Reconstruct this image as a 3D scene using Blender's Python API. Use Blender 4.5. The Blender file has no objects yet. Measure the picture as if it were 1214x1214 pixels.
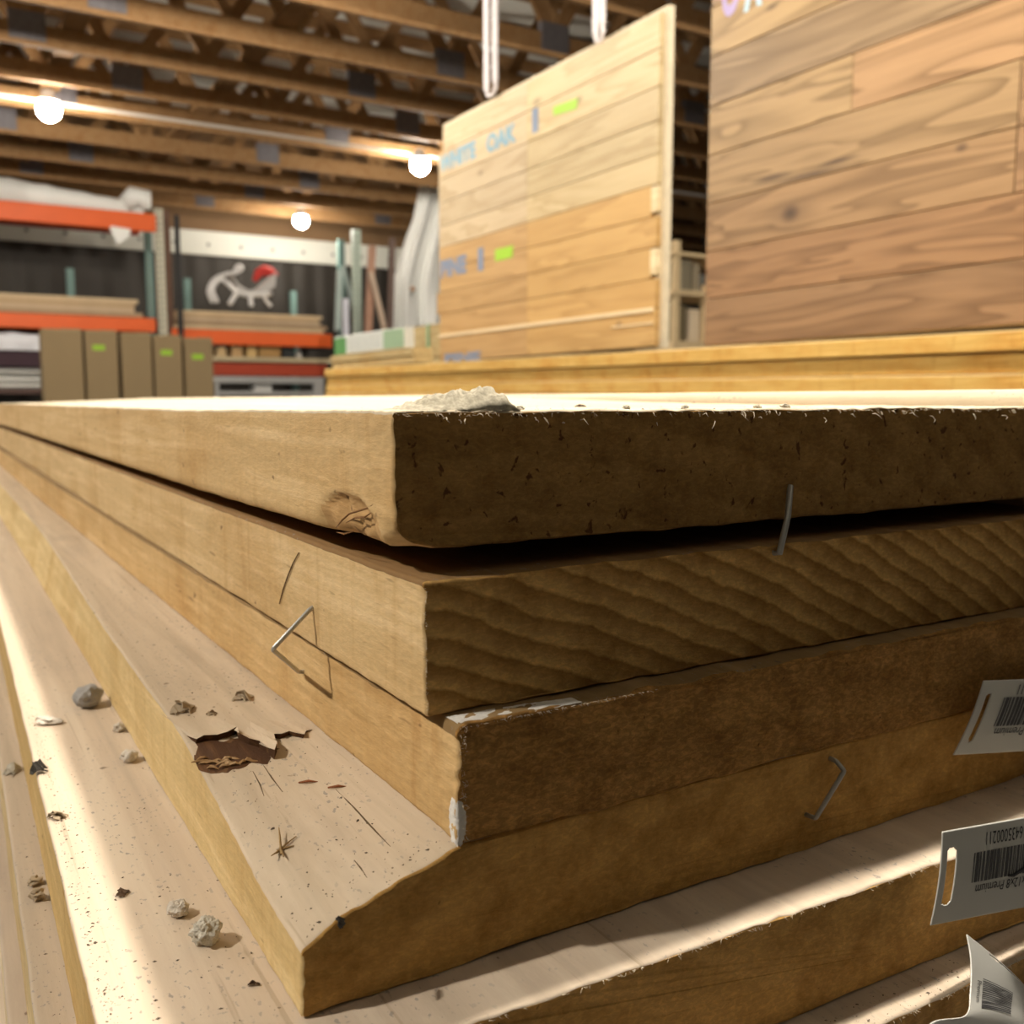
import bpy, bmesh, math, random
from mathutils import Vector, noise, Matrix

C = bpy.context.scene.collection
sc = bpy.context.scene
R_ = math.radians
# ------------------------------------------------------------------ camera frame (stack axes: +X along board ends, +Y along board length)
F = 1148.0; CXY = 607.0
TH = R_(6.56); YAW = R_(30.98)
_h = Vector((math.sin(YAW), math.cos(YAW), 0)); RT = Vector((math.cos(YAW), -math.sin(YAW), 0))
FW = _h * math.cos(TH) + Vector((0, 0, -math.sin(TH)))
UP = _h * math.sin(TH) + Vector((0, 0, math.cos(TH)))
def ray(px, py): return RT * ((px - CXY) / F) + UP * ((CXY - py) / F) + FW
def onX(px, py, x): r = ray(px, py); return r * (x / r.x)
def onY(px, py, y): r = ray(px, py); return r * (y / r.y)
def onZ(px, py, z): r = ray(px, py); return r * (z / r.z)
FLOOR = -0.40

# ------------------------------------------------------------------ mesh collector
class MB:
    def __init__(s): s.v = []; s.f = []; s.m = []
    def add(s, vs, fs, m=0):
        o = len(s.v); s.v += [tuple(v) for v in vs]
        for f in fs: s.f.append([i + o for i in f]); s.m.append(m)
    def box(s, a, b, m=0):
        x0, y0, z0 = a; x1, y1, z1 = b
        s.add([(x0,y0,z0),(x1,y0,z0),(x1,y1,z0),(x0,y1,z0),(x0,y0,z1),(x1,y0,z1),(x1,y1,z1),(x0,y1,z1)],
              [(0,3,2,1),(4,5,6,7),(0,1,5,4),(1,2,6,5),(2,3,7,6),(3,0,4,7)], m)
    def bar(s, p, q, w, h, m=0, upv=(0, 0, 1)):
        p = Vector(p); q = Vector(q); d = (q - p).normalized(); u = Vector(upv)
        if abs(d.dot(u)) > .98: u = Vector((0, 1, 0))
        a = d.cross(u).normalized(); b = a.cross(d)
        vs = []
        for e in (p, q):
            for i, j in ((-1,-1),(1,-1),(1,1),(-1,1)): vs.append(e + a * (i * w / 2) + b * (j * h / 2))
        s.add(vs, [(0,1,2,3),(7,6,5,4),(0,4,5,1),(1,5,6,2),(2,6,7,3),(3,7,4,0)], m)
    def tube(s, pts, r, n=8, m=0, caps=True):
        pts = [Vector(p) for p in pts]; rs = r if isinstance(r, (list, tuple)) else [r] * len(pts)
        ref = None; vs = []
        for i, p in enumerate(pts):
            d = (pts[min(i + 1, len(pts) - 1)] - pts[max(i - 1, 0)]).normalized()
            if ref is None: ref = Vector((0, 0, 1)) if abs(d.z) < .9 else Vector((1, 0, 0))
            a = (ref - d * ref.dot(d)).normalized(); ref = a; b = d.cross(a)
            for k in range(n):
                t = 2 * math.pi * k / n; vs.append(p + (a * math.cos(t) + b * math.sin(t)) * rs[i])
        fs = []
        for i in range(len(pts) - 1):
            for k in range(n):
                k2 = (k + 1) % n; fs.append((i*n+k, i*n+k2, (i+1)*n+k2, (i+1)*n+k))
        if caps: fs.append(tuple(range(n))[::-1]); fs.append(tuple(range((len(pts)-1)*n, len(pts)*n)))
        s.add(vs, fs, m)
    def build(s, name, mats, parent=None, loc=None, smooth=False):
        me = bpy.data.meshes.new(name)
        L = Vector(loc) if loc is not None else Vector((0, 0, 0))
        if parent is not None: base = wloc(parent)
        else: base = L
        me.from_pydata([tuple(Vector(v) - base) for v in s.v], [], s.f)
        if not isinstance(mats, (list, tuple)): mats = [mats]
        for m in mats: me.materials.append(m)
        for p, m in zip(me.polygons, s.m): p.material_index = m
        if smooth:
            for p in me.polygons: p.use_smooth = True
        me.validate(); me.update()
        o = bpy.data.objects.new(name, me); C.objects.link(o)
        if parent is not None: o.parent = parent
        else: o.location = L
        return o
def wloc(o):
    v = Vector(o.location); p = o.parent
    while p: v += Vector(p.location); p = p.parent
    return v
def recalc(o):
    bm = bmesh.new(); bm.from_mesh(o.data); bmesh.ops.recalc_face_normals(bm, faces=bm.faces); bm.to_mesh(o.data); bm.free(); return o
def bevel(o, w, n=2):
    m = o.modifiers.new('bevel', 'BEVEL'); m.width = w; m.segments = n; m.limit_method = 'ANGLE'; return o
def tag(o, label, cat, group=None):
    o['label'] = label; o['category'] = cat
    if group: o['group'] = group
    return o
def lab(o, label): o['label'] = label; return o
def struct(o): o['kind'] = 'structure'; return o
def empty(name, loc, label, cat, group=None):
    o = bpy.data.objects.new(name, None); C.objects.link(o); o.location = loc; o.empty_display_size = .05
    return tag(o, label, cat, group)
def copy_tree(o, parent=None):
    c = o.copy(); C.objects.link(c)
    if parent is not None: c.parent = parent
    for ch in list(o.children): copy_tree(ch, c)
    return c

# ------------------------------------------------------------------ materials
class NT:
    def __init__(s, name):
        s.m = bpy.data.materials.new(name); s.m.use_nodes = True
        s.t = s.m.node_tree; s.n = s.t.nodes; s.p = s.n['Principled BSDF']
    def new(s, t, **k):
        n = s.n.new(t)
        for a, b in k.items(): setattr(n, a, b)
        return n
    def put(s, sock, v):
        if hasattr(v, 'links') or hasattr(v, 'is_output'): s.t.links.new(v, sock)
        else: sock.default_value = v
    def math(s, op, a, b=0.0, c=0.0, clamp=False):
        n = s.new('ShaderNodeMath', operation=op, use_clamp=clamp)
        for i, v in enumerate((a, b, c)): s.put(n.inputs[i], v)
        return n.outputs[0]
    def vmath(s, op, a, b=None):
        n = s.new('ShaderNodeVectorMath', operation=op)
        s.put(n.inputs[0], a)
        if b is not None: s.put(n.inputs[1], b)
        return n.outputs['Value'] if op in ('LENGTH', 'DISTANCE', 'DOT_PRODUCT') else n.outputs[0]
    def obj(s): return s.new('ShaderNodeTexCoord').outputs['Object']
    def noise(s, vec, scale, detail=4, rough=.55, dist=0.0):
        n = s.new('ShaderNodeTexNoise'); s.put(n.inputs['Vector'], vec)
        n.inputs['Scale'].default_value = scale; n.inputs['Detail'].default_value = detail
        n.inputs['Roughness'].default_value = rough; n.inputs['Distortion'].default_value = dist
        return n.outputs[0]
    def ramp(s, v, stops, interp='LINEAR'):
        n = s.new('ShaderNodeValToRGB'); r = n.color_ramp; r.interpolation = interp
        while len(r.elements) < len(stops): r.elements.new(.5)
        for e, (p, c) in zip(r.elements, stops):
            e.position = p; e.color = c if len(c) == 4 else (*c, 1)
        s.put(n.inputs[0], v); return n.outputs[0]
    def step(s, v, a, b):
        n = s.new('ShaderNodeMapRange'); s.put(n.inputs[0], v); n.inputs[1].default_value = a; n.inputs[2].default_value = b
        return n.outputs[0]
    def mix(s, f, a, b, mode='MIX'):
        n = s.new('ShaderNodeMix', data_type='RGBA', blend_type=mode)
        s.put(n.inputs[0], f)
        for i, v in ((6, a), (7, b)): s.put(n.inputs[i], (*v, 1) if isinstance(v, tuple) and len(v) == 3 else v)
        return n.outputs[2]
    def bump(s, h, strength, dist=.001):
        n = s.new('ShaderNodeBump'); n.inputs['Strength'].default_value = strength; n.inputs['Distance'].default_value = dist
        s.put(n.inputs['Height'], h); s.t.links.new(n.outputs[0], s.p.inputs['Normal'])
    def fin(s, col, rough=.7, metal=0.0, spec=.3):
        s.put(s.p.inputs['Base Color'], (*col, 1) if isinstance(col, tuple) and len(col) == 3 else col)
        s.put(s.p.inputs['Roughness'], rough); s.p.inputs['Metallic'].default_value = metal
        s.p.inputs['Specular IOR Level'].default_value = spec
        return s.m

def plain(name, col, rough=.6, metal=0.0, var=.15, scale=8.0, spec=.3):
    k = NT(name); n = k.noise(k.obj(), scale, 4)
    c = k.mix(n, tuple(x * (1 - var) for x in col), tuple(min(1, x * (1 + var)) for x in col))
    k.bump(n, .05); return k.fin(c, rough, metal, spec)

def board_side(name, ca, cb, seed=0.0, speck=.7, blotch=(.75, .62, .42)):
    k = NT(name); o = k.vmath('ADD', k.obj(), (seed, seed * 2.1, seed * .7))
    g = k.noise(k.vmath('MULTIPLY', o, (55., 3.2, 55.)), 1.6, 7, .62, .9)
    c = k.ramp(g, [(.30, tuple(x * .9 for x in ca)), (.5, ca), (.72, cb)])
    vs_ = k.noise(k.vmath('MULTIPLY', o, (10., 60., 9.)), 1.0, 4, .6, .3)
    c = k.mix(k.math('MULTIPLY', k.step(vs_, .55, .75), .5), c, k.mix(1., c, (.70, .56, .38), 'MULTIPLY'))
    big = k.noise(k.vmath('MULTIPLY', o, (9., 7., 9.)), 1.5, 4, .6, .5)
    c = k.mix(k.math('MULTIPLY', k.step(big, .47, .70), .6), c, k.mix(1., c, blotch, 'MULTIPLY'))
    # saw chatter across the face
    sw = k.noise(k.vmath('MULTIPLY', o, (8., 260., 14.)), 1.0, 2, .5)
    c = k.mix(k.math('MULTIPLY', k.step(sw, .55, .8), .22), c, k.mix(1., c, (.72, .58, .4), 'MULTIPLY'))
    sp = k.noise(k.vmath('MULTIPLY', o, (150., 90., 150.)), 1.0, 2, .5)
    c = k.mix(k.math('MULTIPLY', k.step(sp, speck, speck + .05), .75), c, (.16, .085, .035))
    sl = k.noise(k.vmath('MULTIPLY', o, (230., 26., 230.)), 1.0, 2, .5)
    c = k.mix(k.math('MULTIPLY', k.step(sl, .70, .75), .55), c, (.20, .11, .045))
    f = k.noise(k.vmath('MULTIPLY', o, (600., 180., 600.)), 1.0, 4, .6)
    c = k.mix(k.math('MULTIPLY', k.step(f, .4, .65), .4), c, k.mix(1., c, (1.25, 1.24, 1.22), 'MULTIPLY'))
    k.bump(k.math('ADD', f, g), .5, .0007)
    return k.fin(c, .78, 0, .25)

def board_top(name, ca, cb, seed=0.0, dirt=.5, dirtcol=(.30, .27, .24)):
    k = NT(name); o = k.vmath('ADD', k.obj(), (seed, seed * 1.7, 0))
    g = k.noise(k.vmath('MULTIPLY', o, (42., 1.6, 42.)), 1.5, 6, .6, .6)
    c = k.ramp(g, [(.32, tuple(x * .86 for x in ca)), (.5, ca), (.7, cb)])
    d = k.noise(k.vmath('MULTIPLY', o, (26., 5., 26.)), 1.2, 5, .65, .4)
    c = k.mix(k.math('MULTIPLY', k.step(d, .52, .72), dirt), c, k.mix(1., c, (.66, .66, .69), 'MULTIPLY'))
    # clustered grit specks
    cl = k.noise(k.vmath('MULTIPLY', o, (22., 10., 22.)), 1.0, 3)
    s1 = k.noise(k.vmath('MULTIPLY', o, (520., 330., 520.)), 1.0, 2, .5)
    m = k.math('MULTIPLY', k.step(s1, .64, .68), k.step(cl, .42, .62))
    c = k.mix(k.math('MULTIPLY', m, .85), c, dirtcol)
    s2 = k.noise(k.vmath('MULTIPLY', o, (170., 120., 170.)), 1.0, 2, .5)
    c = k.mix(k.math('MULTIPLY', k.step(s2, .74, .77), .8), c, (.17, .12, .08))
    hl = k.noise(k.vmath('MULTIPLY', o, (330., 4., 330.)), 1.0, 2, .5)
    c = k.mix(k.math('MULTIPLY', k.step(hl, .66, .74), .4), c, (.28, .2, .12))
    f = k.noise(k.vmath('MULTIPLY', o, (500., 140., 500.)), 1.0, 4)
    k.bump(k.math('ADD', f, g), .3, .0005)
    return k.fin(c, .85, 0, .2)

def board_end(name, ca, cb, cen, period, contrast=.6, seed=0.0, speck=.66, fuzz=.5, wob=.5, spcol=(.05, .022, .01)):
    """end grain: growth rings round a pith at cen=(x,z) in object space"""
    k = NT(name); o = k.obj(); so = k.vmath('ADD', o, (seed, 0, seed))
    r = k.vmath('LENGTH', k.vmath('MULTIPLY', k.vmath('SUBTRACT', o, (cen[0], 0, cen[1])), (1., 0., 1.)))
    w = k.noise(so, 30., 4, .6)
    w2 = k.noise(so, 160., 4, .7)
    ph = k.math('ADD', k.math('DIVIDE', r, period), k.math('ADD', k.math('MULTIPLY', w, wob * 2), k.math('MULTIPLY', w2, .35)))
    fr = k.math('FRACT', ph)
    band = k.ramp(fr, [(0., (0, 0, 0)), (.12, (.15,)*3), (.62, (.75,)*3), (.84, (1,)*3), (.97, (.1,)*3), (1., (0, 0, 0))])
    g = k.noise(so, 55., 6, .7)
    c = k.mix(k.math('MULTIPLY', band, contrast), cb, ca)
    c = k.mix(k.math('MULTIPLY', k.step(g, .42, .66), .75), c, k.mix(1., c, (.55, .48, .38), 'MULTIPLY'))
    fz = k.noise(k.vmath('MULTIPLY', so, (300., 1., 620.)), 1.0, 5, .75, .6)
    c = k.mix(k.math('MULTIPLY', k.step(fz, .44, .66), fuzz), c, k.mix(1., c, (2.1, 2.0, 1.8), 'MULTIPLY'))
    sp = k.noise(k.vmath('MULTIPLY', so, (230., 1., 210.)), 1.0, 3, .55, .4)
    c = k.mix(k.math('MULTIPLY', k.step(sp, speck, speck + .05), .8), c, spcol)
    k.bump(k.math('ADD', fz, k.math('MULTIPLY', band, .2)), .5, .0007)
    return k.fin(c, .85, 0, .15)

M = {}
tanA, tanB = (.60, .415, .20), (.72, .535, .295)
M['torn'] = board_side('torn wood', (.54, .34, .15), (.72, .50, .26), 3.3, .66)
M['fibre'] = plain('wood fibre', (.80, .70, .54), .8, 0, .15, 60)
M['steel'] = plain('staple steel', (.44, .44, .42), .4, .6, .15, 200)
M['tagwhite'] = plain('tag plastic', (.62, .62, .58), .38, 0, .06, 40, .5)
M['ink'] = plain('print ink', (.025, .025, .03), .5, 0, .1, 100)
M['inkgrey'] = plain('worn print ink', (.07, .07, .075), .5, 0, .3, 200)
M['stone'] = plain('grey stone', (.33, .32, .31), .85, 0, .3, 160)
M['crumb'] = plain('pale crumb', (.58, .53, .46), .9, 0, .45, 420)
M['clump'] = plain('sawdust clump', (.50, .47, .40), .9, 0, .6, 520)
M['dust'] = plain('pale sawdust', (.40, .365, .28), .95, 0, .75, 700)
M['flake'] = plain('wood flake', (.40, .32, .22), .85, 0, .4, 250)
M['darkflake'] = plain('dark bark flake', (.10, .06, .035), .9, 0, .4, 250)
M['twig'] = plain('straw twig', (.32, .21, .09), .8, 0, .3, 200)
M['black'] = plain('black husk', (.03, .025, .02), .7, 0, .3, 200)
M['speck'] = plain('grit specks', (.13, .10, .075), .9, 0, .5, 300)
M['chalkwhite'] = plain('white end paint', (.72, .70, .66), .9, 0, .25, 500)  # also carries the lamp light painted on the third board's ledge

# ------------------------------------------------------------------ lumber boards
def section(pl, nl=26, nt=70, nr=8, nb=40):
    """pl: (xbl, zbl, xtl, ztl, list of top points (x,z)..., xr, zb, r) -> perimeter points, kinds"""
    xbl, zbl, xtl, ztl, tops, xr, rr = pl
    pts = []; kind = []
    def seg(a, b, n, k, ease=0):
        for i in range(n):
            t = i / n
            pts.append((a[0] + (b[0] - a[0]) * t, a[1] + (b[1] - a[1]) * t)); kind.append(k)
    def arc(p, q, c, n, k):
        for i in range(n):
            t = i / n
            u = (1 - t) ** 2; v = 2 * t * (1 - t); w = t * t
            pts.append((u * p[0] + v * c[0] + w * q[0], u * p[1] + v * c[1] + w * q[1])); kind.append(k)
    r1, r2 = rr
    # bottom-left rounded corner, left side, top-left corner
    lv = Vector((xtl - xbl, ztl - zbl)); L = lv.length; lv /= L
    a = (xbl + r1, zbl); b = (xbl + lv.x * r1, zbl + lv.y * r1)
    arc(a, b, (xbl, zbl), 5, 'L')
    top = [(xtl, ztl)] + tops
    tv = (Vector(top[1]) - Vector(top[0])).normalized()
    c = (xtl - lv.x * r2, ztl - lv.y * r2); d = (xtl + tv.x * r2, ztl + tv.y * r2)
    seg(b, c, nl, 'L'); arc(c, d, (xtl, ztl), 4, 'T')
    tl = [d] + top[1:]
    tot = sum((Vector(tl[i + 1]) - Vector(tl[i])).length for i in range(len(tl) - 1)); cnt = 0
    for i in range(len(tl) - 1):
        n = nt - cnt if i == len(tl) - 2 else max(2, int(nt * (i + 1) / (len(tl) - 1)) - cnt)
        seg(tl[i], tl[i + 1], n, 'T'); cnt += n
    seg(tl[-1], (xr, zbl), nr, 'R'); seg((xr, zbl), a, nb, 'B')
    return pts, kind

def make_board(name, y0, length, sect, mats, label, group, dx=lambda y: 0, front=lambda x, z: 0, warp=lambda x, y, z: 0,
               rough=.00035, seed=1, dent=None, ring0=.0012, rim=1):
    ys = [0., .0007]; st = ring0
    while ys[-1] < length - .05: ys.append(ys[-1] + st); st = min(st * 1.045, .08)
    ys.append(length)
    vs = []; kinds = None; n = 0
    x00, z00 = sect(y0)[0], sect(y0)[1]
    base = Vector((x00, y0, z00))
    for j, dy in enumerate(ys):
        pts, kinds = section(sect(y0 + dy)); n = len(pts)
        cx = sum(p[0] for p in pts) / n; cz = sum(p[1] for p in pts) / n
        for i, (x, z) in enumerate(pts):
            if j == 0: # small worn edge all round the end
                s = .0006; dxx = s if kinds[i] == 'L' else (-s if kinds[i] == 'R' else 0); dzz = -s if kinds[i] == 'T' else (s if kinds[i] == 'B' else 0)
                x += dxx; z += dzz
            amp = rough * (2.2 if j < 2 else 1.0)
            q = Vector((x * 260 + seed, (y0 + dy) * 260, z * 260))
            nv = noise.noise_vector(q) * amp + noise.noise_vector(q * .16) * amp * .7
            y = y0 + dy
            fx = front(x, z)
            yy = y + fx * max(0., 1 - dy / .5) + (nv.y * .8 if j < 2 else 0)
            P = Vector((x + dx(y) + nv.x, yy, z + warp(x, y, z) + nv.z))
            if dent: P = dent(P, kinds[i], q)
            vs.append(P)
    fs = []; ms = []
    m = MB()
    for j in range(len(ys) - 1):
        for i in range(n):
            i2 = (i + 1) % n
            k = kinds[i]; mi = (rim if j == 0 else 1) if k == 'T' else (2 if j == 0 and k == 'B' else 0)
            f = (j*n+i, (j+1)*n+i, (j+1)*n+i2, j*n+i2)
            if dent and len(mats) > 3:
                c = (vs[f[0]] + vs[f[2]]) / 2
                if k == 'L' and dent(c, 'test', None): mi = 3
            fs.append(f); ms.append(mi)
    m.add(vs, fs); m.m = ms
    m.f.append(list(range(n))); m.m.append(2)
    m.f.append(list(range((len(ys) - 1) * n, len(ys) * n))[::-1]); m.m.append(2)
    o = m.build(name, mats, None, base, smooth=False)
    for p in o.data.polygons: p.use_smooth = p.vertices and len(p.vertices) < 5
    return tag(o, label, 'board', group)

GRP = 'rough pine boards of the near stack'
XR = .47
def flat(x, zb, zt, r=(.002, .0018), xr=XR): return lambda y: (x, zb, x, zt, [(x + (xr - x) * .5, zt), (xr, zt)], xr, r)
def ease(t): t = max(0., min(1., t)); return t * t * (3 - 2 * t)

# board 1 (top): right flank lifts away with length (a slight twist), far end settles on the next board
def warp1(x, y, z):
    return .0095 * ease((x - .1154) / .31) * ease((y - .27) / .75) - .0016 * ease((y - .26) / .3) - .0068 * ease((y - 1.95) / .6)
G1 = Vector((.1154, .3005, -.0395))
def dent1(P, kind, q):
    e = ((P.y - .2965) / .0265) ** 2 + ((P.z + .0425) / .0125) ** 2
    inside = e < 1 and P.x < .124
    if kind == 'test': return inside
    if inside and kind in 'L':
        d = (1 - e) ** .5
        P = P + Vector((.0036 * d + .0034 * d * noise.noise(q * .45) + .0016 * d * noise.noise(q * 1.3), .0010 * d * noise.noise(q * .7), .0012 * d * noise.noise(q * .5)))
    # chipped lower corner of the end
    t = max(0., 1 - ((P.y - .2596) / .012)) * max(0., 1 - ((P.x - .1154) / .012)) * max(0., 1 - (P.z + .0455) / .010)
    P = P + Vector((.003 * t, .0035 * t, .0045 * t))
    return P
b1 = make_board('lumber_board', .2596, 2.44, flat(.1154, -.0445, -.0029, (.005, .0012)),
    [board_side('pine edge one', tanA, tanB, 1.0, .68), board_top('pine top one', (.70, .60, .44), (.78, .69, .54), 1.0, .2),
     board_end('pine end one', (.42, .25, .085), (.28, .16, .05), (.02, -.30), .017, .45, 1.0, .625, .4, .45, (.06, .02, .008)), M['torn']],
    'topmost pine board of the near stack, dark specked end, gouged lower corner', GRP,
    warp=warp1, front=lambda x, z: -.001 * (x - .1154), seed=3, dent=dent1, rough=.0004)
b2 = make_board('lumber_board', .2515, 2.44, flat(.1212, -.0932, -.0527, (.0015, .0015)),
    [board_side('pine edge two', (.61, .435, .22), (.74, .56, .32), 7.0, .72), board_top('pine top two', (.26, .15, .06), (.36, .22, .10), 7.0, .2),  # top coloured dark to paint in the shade beneath the topmost board
     board_end('pine end two', (.29, .15, .04), (.64, .405, .145), (-.396, -1.167), .0076, .9, 7.0, .78, .35, .5)],
    'second board from the top of the near stack, end grain boldly striped', GRP,
    dx=lambda y: .0008 * (y - .25), seed=11, rim=2)
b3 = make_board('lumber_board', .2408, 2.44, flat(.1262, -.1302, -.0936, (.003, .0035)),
    [board_side('pine edge three', (.59, .40, .185), (.71, .51, .265), 13.0, .74), board_top('pine top three', (.28, .18, .08), (.38, .25, .12), 13.0, .4),  # top colour darkened for the shaded ledge under the second board
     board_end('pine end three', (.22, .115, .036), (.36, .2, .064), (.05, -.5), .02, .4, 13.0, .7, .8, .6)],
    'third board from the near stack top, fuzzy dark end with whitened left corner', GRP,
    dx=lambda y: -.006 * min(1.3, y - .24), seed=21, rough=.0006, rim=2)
# board 4: waney edge, its top sloping to the left near the end
def sect4(y):
    t = ease((y - .239) / .17)
    zt = -.1487 + (.0185) * t
    xt = .0785 + .010 * ease((y - .42) / .7)
    cz = (-.1302 - zt)
    return (.078, -.1683, xt, zt, [(xt + .0095, zt + cz * .30), (xt + .022, zt + cz * .52), (xt + .036, zt + cz * .74), (.1285, -.1303), (.2, -.1303), (XR, -.1303)], XR, (.0015, .001))
def top4(x, y):
    s = sect4(y); p = [(s[2], s[3])] + s[4]
    for a, b in zip(p, p[1:]):
        if a[0] <= x <= b[0]: return a[1] + (b[1] - a[1]) * (x - a[0]) / (b[0] - a[0])
    return s[3]
b4 = make_board('lumber_board', .2419, 2.44, sect4,
    [board_side('pine edge four', (.60, .45, .22), (.73, .58, .32), 19.0, .76), board_top('pine top four', (.58, .475, .35), (.68, .57, .435), 19.0, .5),
     board_end('pine end four', (.42, .24, .068), (.56, .335, .108), (.55, -1.1), .019, .5, 19.0, .76, .3, .45)],
    'fourth board down the near stack, waney edge jutting left, torn splintered patch on top', GRP,
    dx=lambda y: .003 * ease((y - .4) / 1.0), front=lambda x, z: .0, seed=33, rim=2)
b5 = make_board('lumber_board', .2185, 2.44, flat(.0292, -.2065, -.1685, (.002, .0015), .42),
    [board_side('pine edge five', (.55, .38, .155), (.68, .49, .225), 27.0, .74), board_top('pine top five', (.61, .50, .385), (.69, .585, .46), 27.0, .3),
     board_end('pine end five', (.46, .265, .075), (.58, .35, .12), (-.25, -.75), .018, .45, 27.0, .72, .35, .5)],
    'dusty fifth board down the near stack, strewn with stones, half brightly lit', GRP,
    dx=lambda y: .0155 * min(1.2, y - .25), front=lambda x, z: -.034 * (x - .05), seed=41)
b6 = make_board('lumber_board', .1975, 2.44, flat(.0172, -.2450, -.2068, (.002, .0015), .41),
    [board_side('pine edge six', (.55, .42, .22), (.68, .54, .32), 35.0, .76), board_top('pine top six', (.52, .43, .33), (.63, .53, .42), 35.0, .4),
     board_end('pine end six', (.44, .26, .09), (.56, .35, .14), (-.1, -.8), .015, .45, 35.0, .74, .35, .5)],
    'sixth board down the near stack, a bright ledge under the curled price tag', GRP,
    dx=lambda y: .018 * min(1.2, y - .25), front=lambda x, z: -.013 * (x - .05), seed=51)
b7 = make_board('lumber_board', .205, 2.44, flat(.0098, -.2835, -.2453, (.002, .0015), .40),
    [board_side('pine edge seven', (.60, .50, .32), (.72, .60, .41), 43.0, .78), board_top('pine top seven', (.5, .41, .32), (.6, .5, .4), 43.0, .4),
     board_end('pine end seven', (.3, .18, .07), (.4, .25, .1), (0, -.8), .015, .4, 43.0)],
    'seventh board down the near stack, a narrow pale edge at lower left', GRP,
    dx=lambda y: .02 * min(1.2, y - .25), seed=61)
b8 = make_board('lumber_board', .21, 2.44, flat(-.001, -.3220, -.2838, (.002, .0015), .40),
    [board_side('pine edge eight', (.62, .52, .36), (.74, .63, .45), 47.0, .78), board_top('pine top eight', (.55, .46, .36), (.66, .56, .45), 47.0, .4),
     board_end('pine end eight', (.3, .18, .07), (.4, .25, .1), (0, -.8), .015, .4, 47.0)],
    'lowest visible board of the near stack, a pale strip at far lower left', GRP,
    dx=lambda y: .02 * min(1.2, y - .25), seed=71)

# second, third and fourth rows of the top course (a little thicker than the first)
for i, (x, w, nm) in enumerate(((.4725, .27, 'second'), (.75, .30, 'third'), (1.055, .26, 'fourth'))):
    z = .0058 + (.0, .001, .0005)[i]
    o = make_board('lumber_board', .262 + .02 * i, 2.43, flat(x, -.0345, z, (.002, .0085), x + w),
        [board_side('pine edge row %d' % i, tanA, tanB, 60. + i, .75), board_top('pine top row %d' % i, (.72, .62, .46), (.8, .71, .56), 60. + i, .2),
         board_end('pine end row %d' % i, (.35, .2, .07), (.25, .14, .05), (0, -.4), .015, .4, 60. + i)],
        'pale board in the near stack top course, %s row back' % nm, GRP, seed=80 + i, ring0=.03)
make_board('lumber_board', .27, 2.43, flat(.4725, -.0735, -.0352, (.002, .002), .59),
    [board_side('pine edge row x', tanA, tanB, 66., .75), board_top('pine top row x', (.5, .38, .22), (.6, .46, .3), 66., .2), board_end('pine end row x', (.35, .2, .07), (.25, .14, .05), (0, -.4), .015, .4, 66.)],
    'narrow board in the near stack behind the dark gap under the topmost board', GRP, seed=88, ring0=.03)
bw = plain('bearer timber', (.35, .24, .13), .85, 0, .2, 12)
for i, y in enumerate((.62, 2.2)):
    m = MB(); m.box((.05, y - .05, FLOOR), (.40, y + .05, -.3222)); o = m.build('bearer_timber', bw, None, (.05, y, FLOOR))
    tag(o, 'timber bearer on the floor under the near stack, %s end' % ('near', 'far')[i], 'timber', 'bearers under the near stack')
    y = (1.5, 2.2)[i]; m = MB(); m.box((.60, y - .05, FLOOR), (1.30, y + .05, -.0347)); o = m.build('bearer_timber', bw, None, (.60, y, FLOOR))
    tag(o, 'tall timber bearer under the back rows of the near stack, %s end' % ('near', 'far')[i], 'timber', 'bearers under the near stack')

# ------------------------------------------------------------------ parts on the boards: fibres, staples, tags, torn grain
def fibres(parent, name, n, rnd, fn, r=.00012, ln=.004):
    m = MB()
    for _ in range(n):
        p, d = fn(rnd); L = ln * rnd.uniform(.3, 1.6)
        d = Vector(d).normalized(); b = Vector((rnd.uniform(-1, 1), rnd.uniform(-1, 1), rnd.uniform(-1, 1))) * .45
        q = Vector(p); m.tube([q, q + d * L * .5 + b * L * .12, q + (d + b).normalized() * L], [r * 1.3, r, r * .3], 4)
    o = m.build(name, M['fibre'], parent); o['kind'] = 'stuff'; return lab(o, 'pale torn wood fibres along the sawn edge')
rn = random.Random(4)
def f1(r):
    x = .116 + r.random() ** 1.2 * .31
    return (x, .2594, -.0033 - abs(r.gauss(0, .0006))), (r.uniform(-.8, .8), -.5 - r.random() * .4, r.uniform(-.9, .5))
fibres(b1, 'wood_fibres', 240, rn, f1, .00006, .0013)
m = MB(); rr_ = random.Random(21)
for i in range(46):
    x = .118 + rr_.random() * .30; yf = .2596 - .005 * (x - .1154); z = -.0034 - rr_.random() ** 2 * .004
    L = rr_.uniform(.0010, .0030); p = Vector((x, yf + .0002, z)); d = Vector((rr_.uniform(-1, 1), -1.0, rr_.uniform(-.7, .35))).normalized()
    m.tube([p, p + d * L * .5 + Vector((0, 0, L * .12)), p + d * L * .85 + Vector((rr_.uniform(-.3, .3) * L, 0, -.2 * L)), p + d * L + Vector((rr_.uniform(-.6, .6) * L, 0, -.55 * L))], [.00010, .00016, .00013, .00004], 4)
    if i % 9 == 0: m.add([p, p + d * L * .6 + Vector((.0006, 0, 0)), p + d * L * .7 + Vector((.0012, 0, -.0012)), p + Vector((.0008, -.0002, -.0012))], [(0, 1, 2, 3)])
o = m.build('fibre_curls', M['fibre'], b1); o['kind'] = 'stuff'; lab(o, 'pale fibre curls hanging at the top edge of the sawn end')
def f2(r):
    return (.1215, .2514, r.uniform(-.092, -.054)), (r.uniform(-1., .3), -.8, r.uniform(-.6, .8))
fibres(b2, 'wood_fibres', 60, rn, f2, .00005, .0010)
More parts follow.
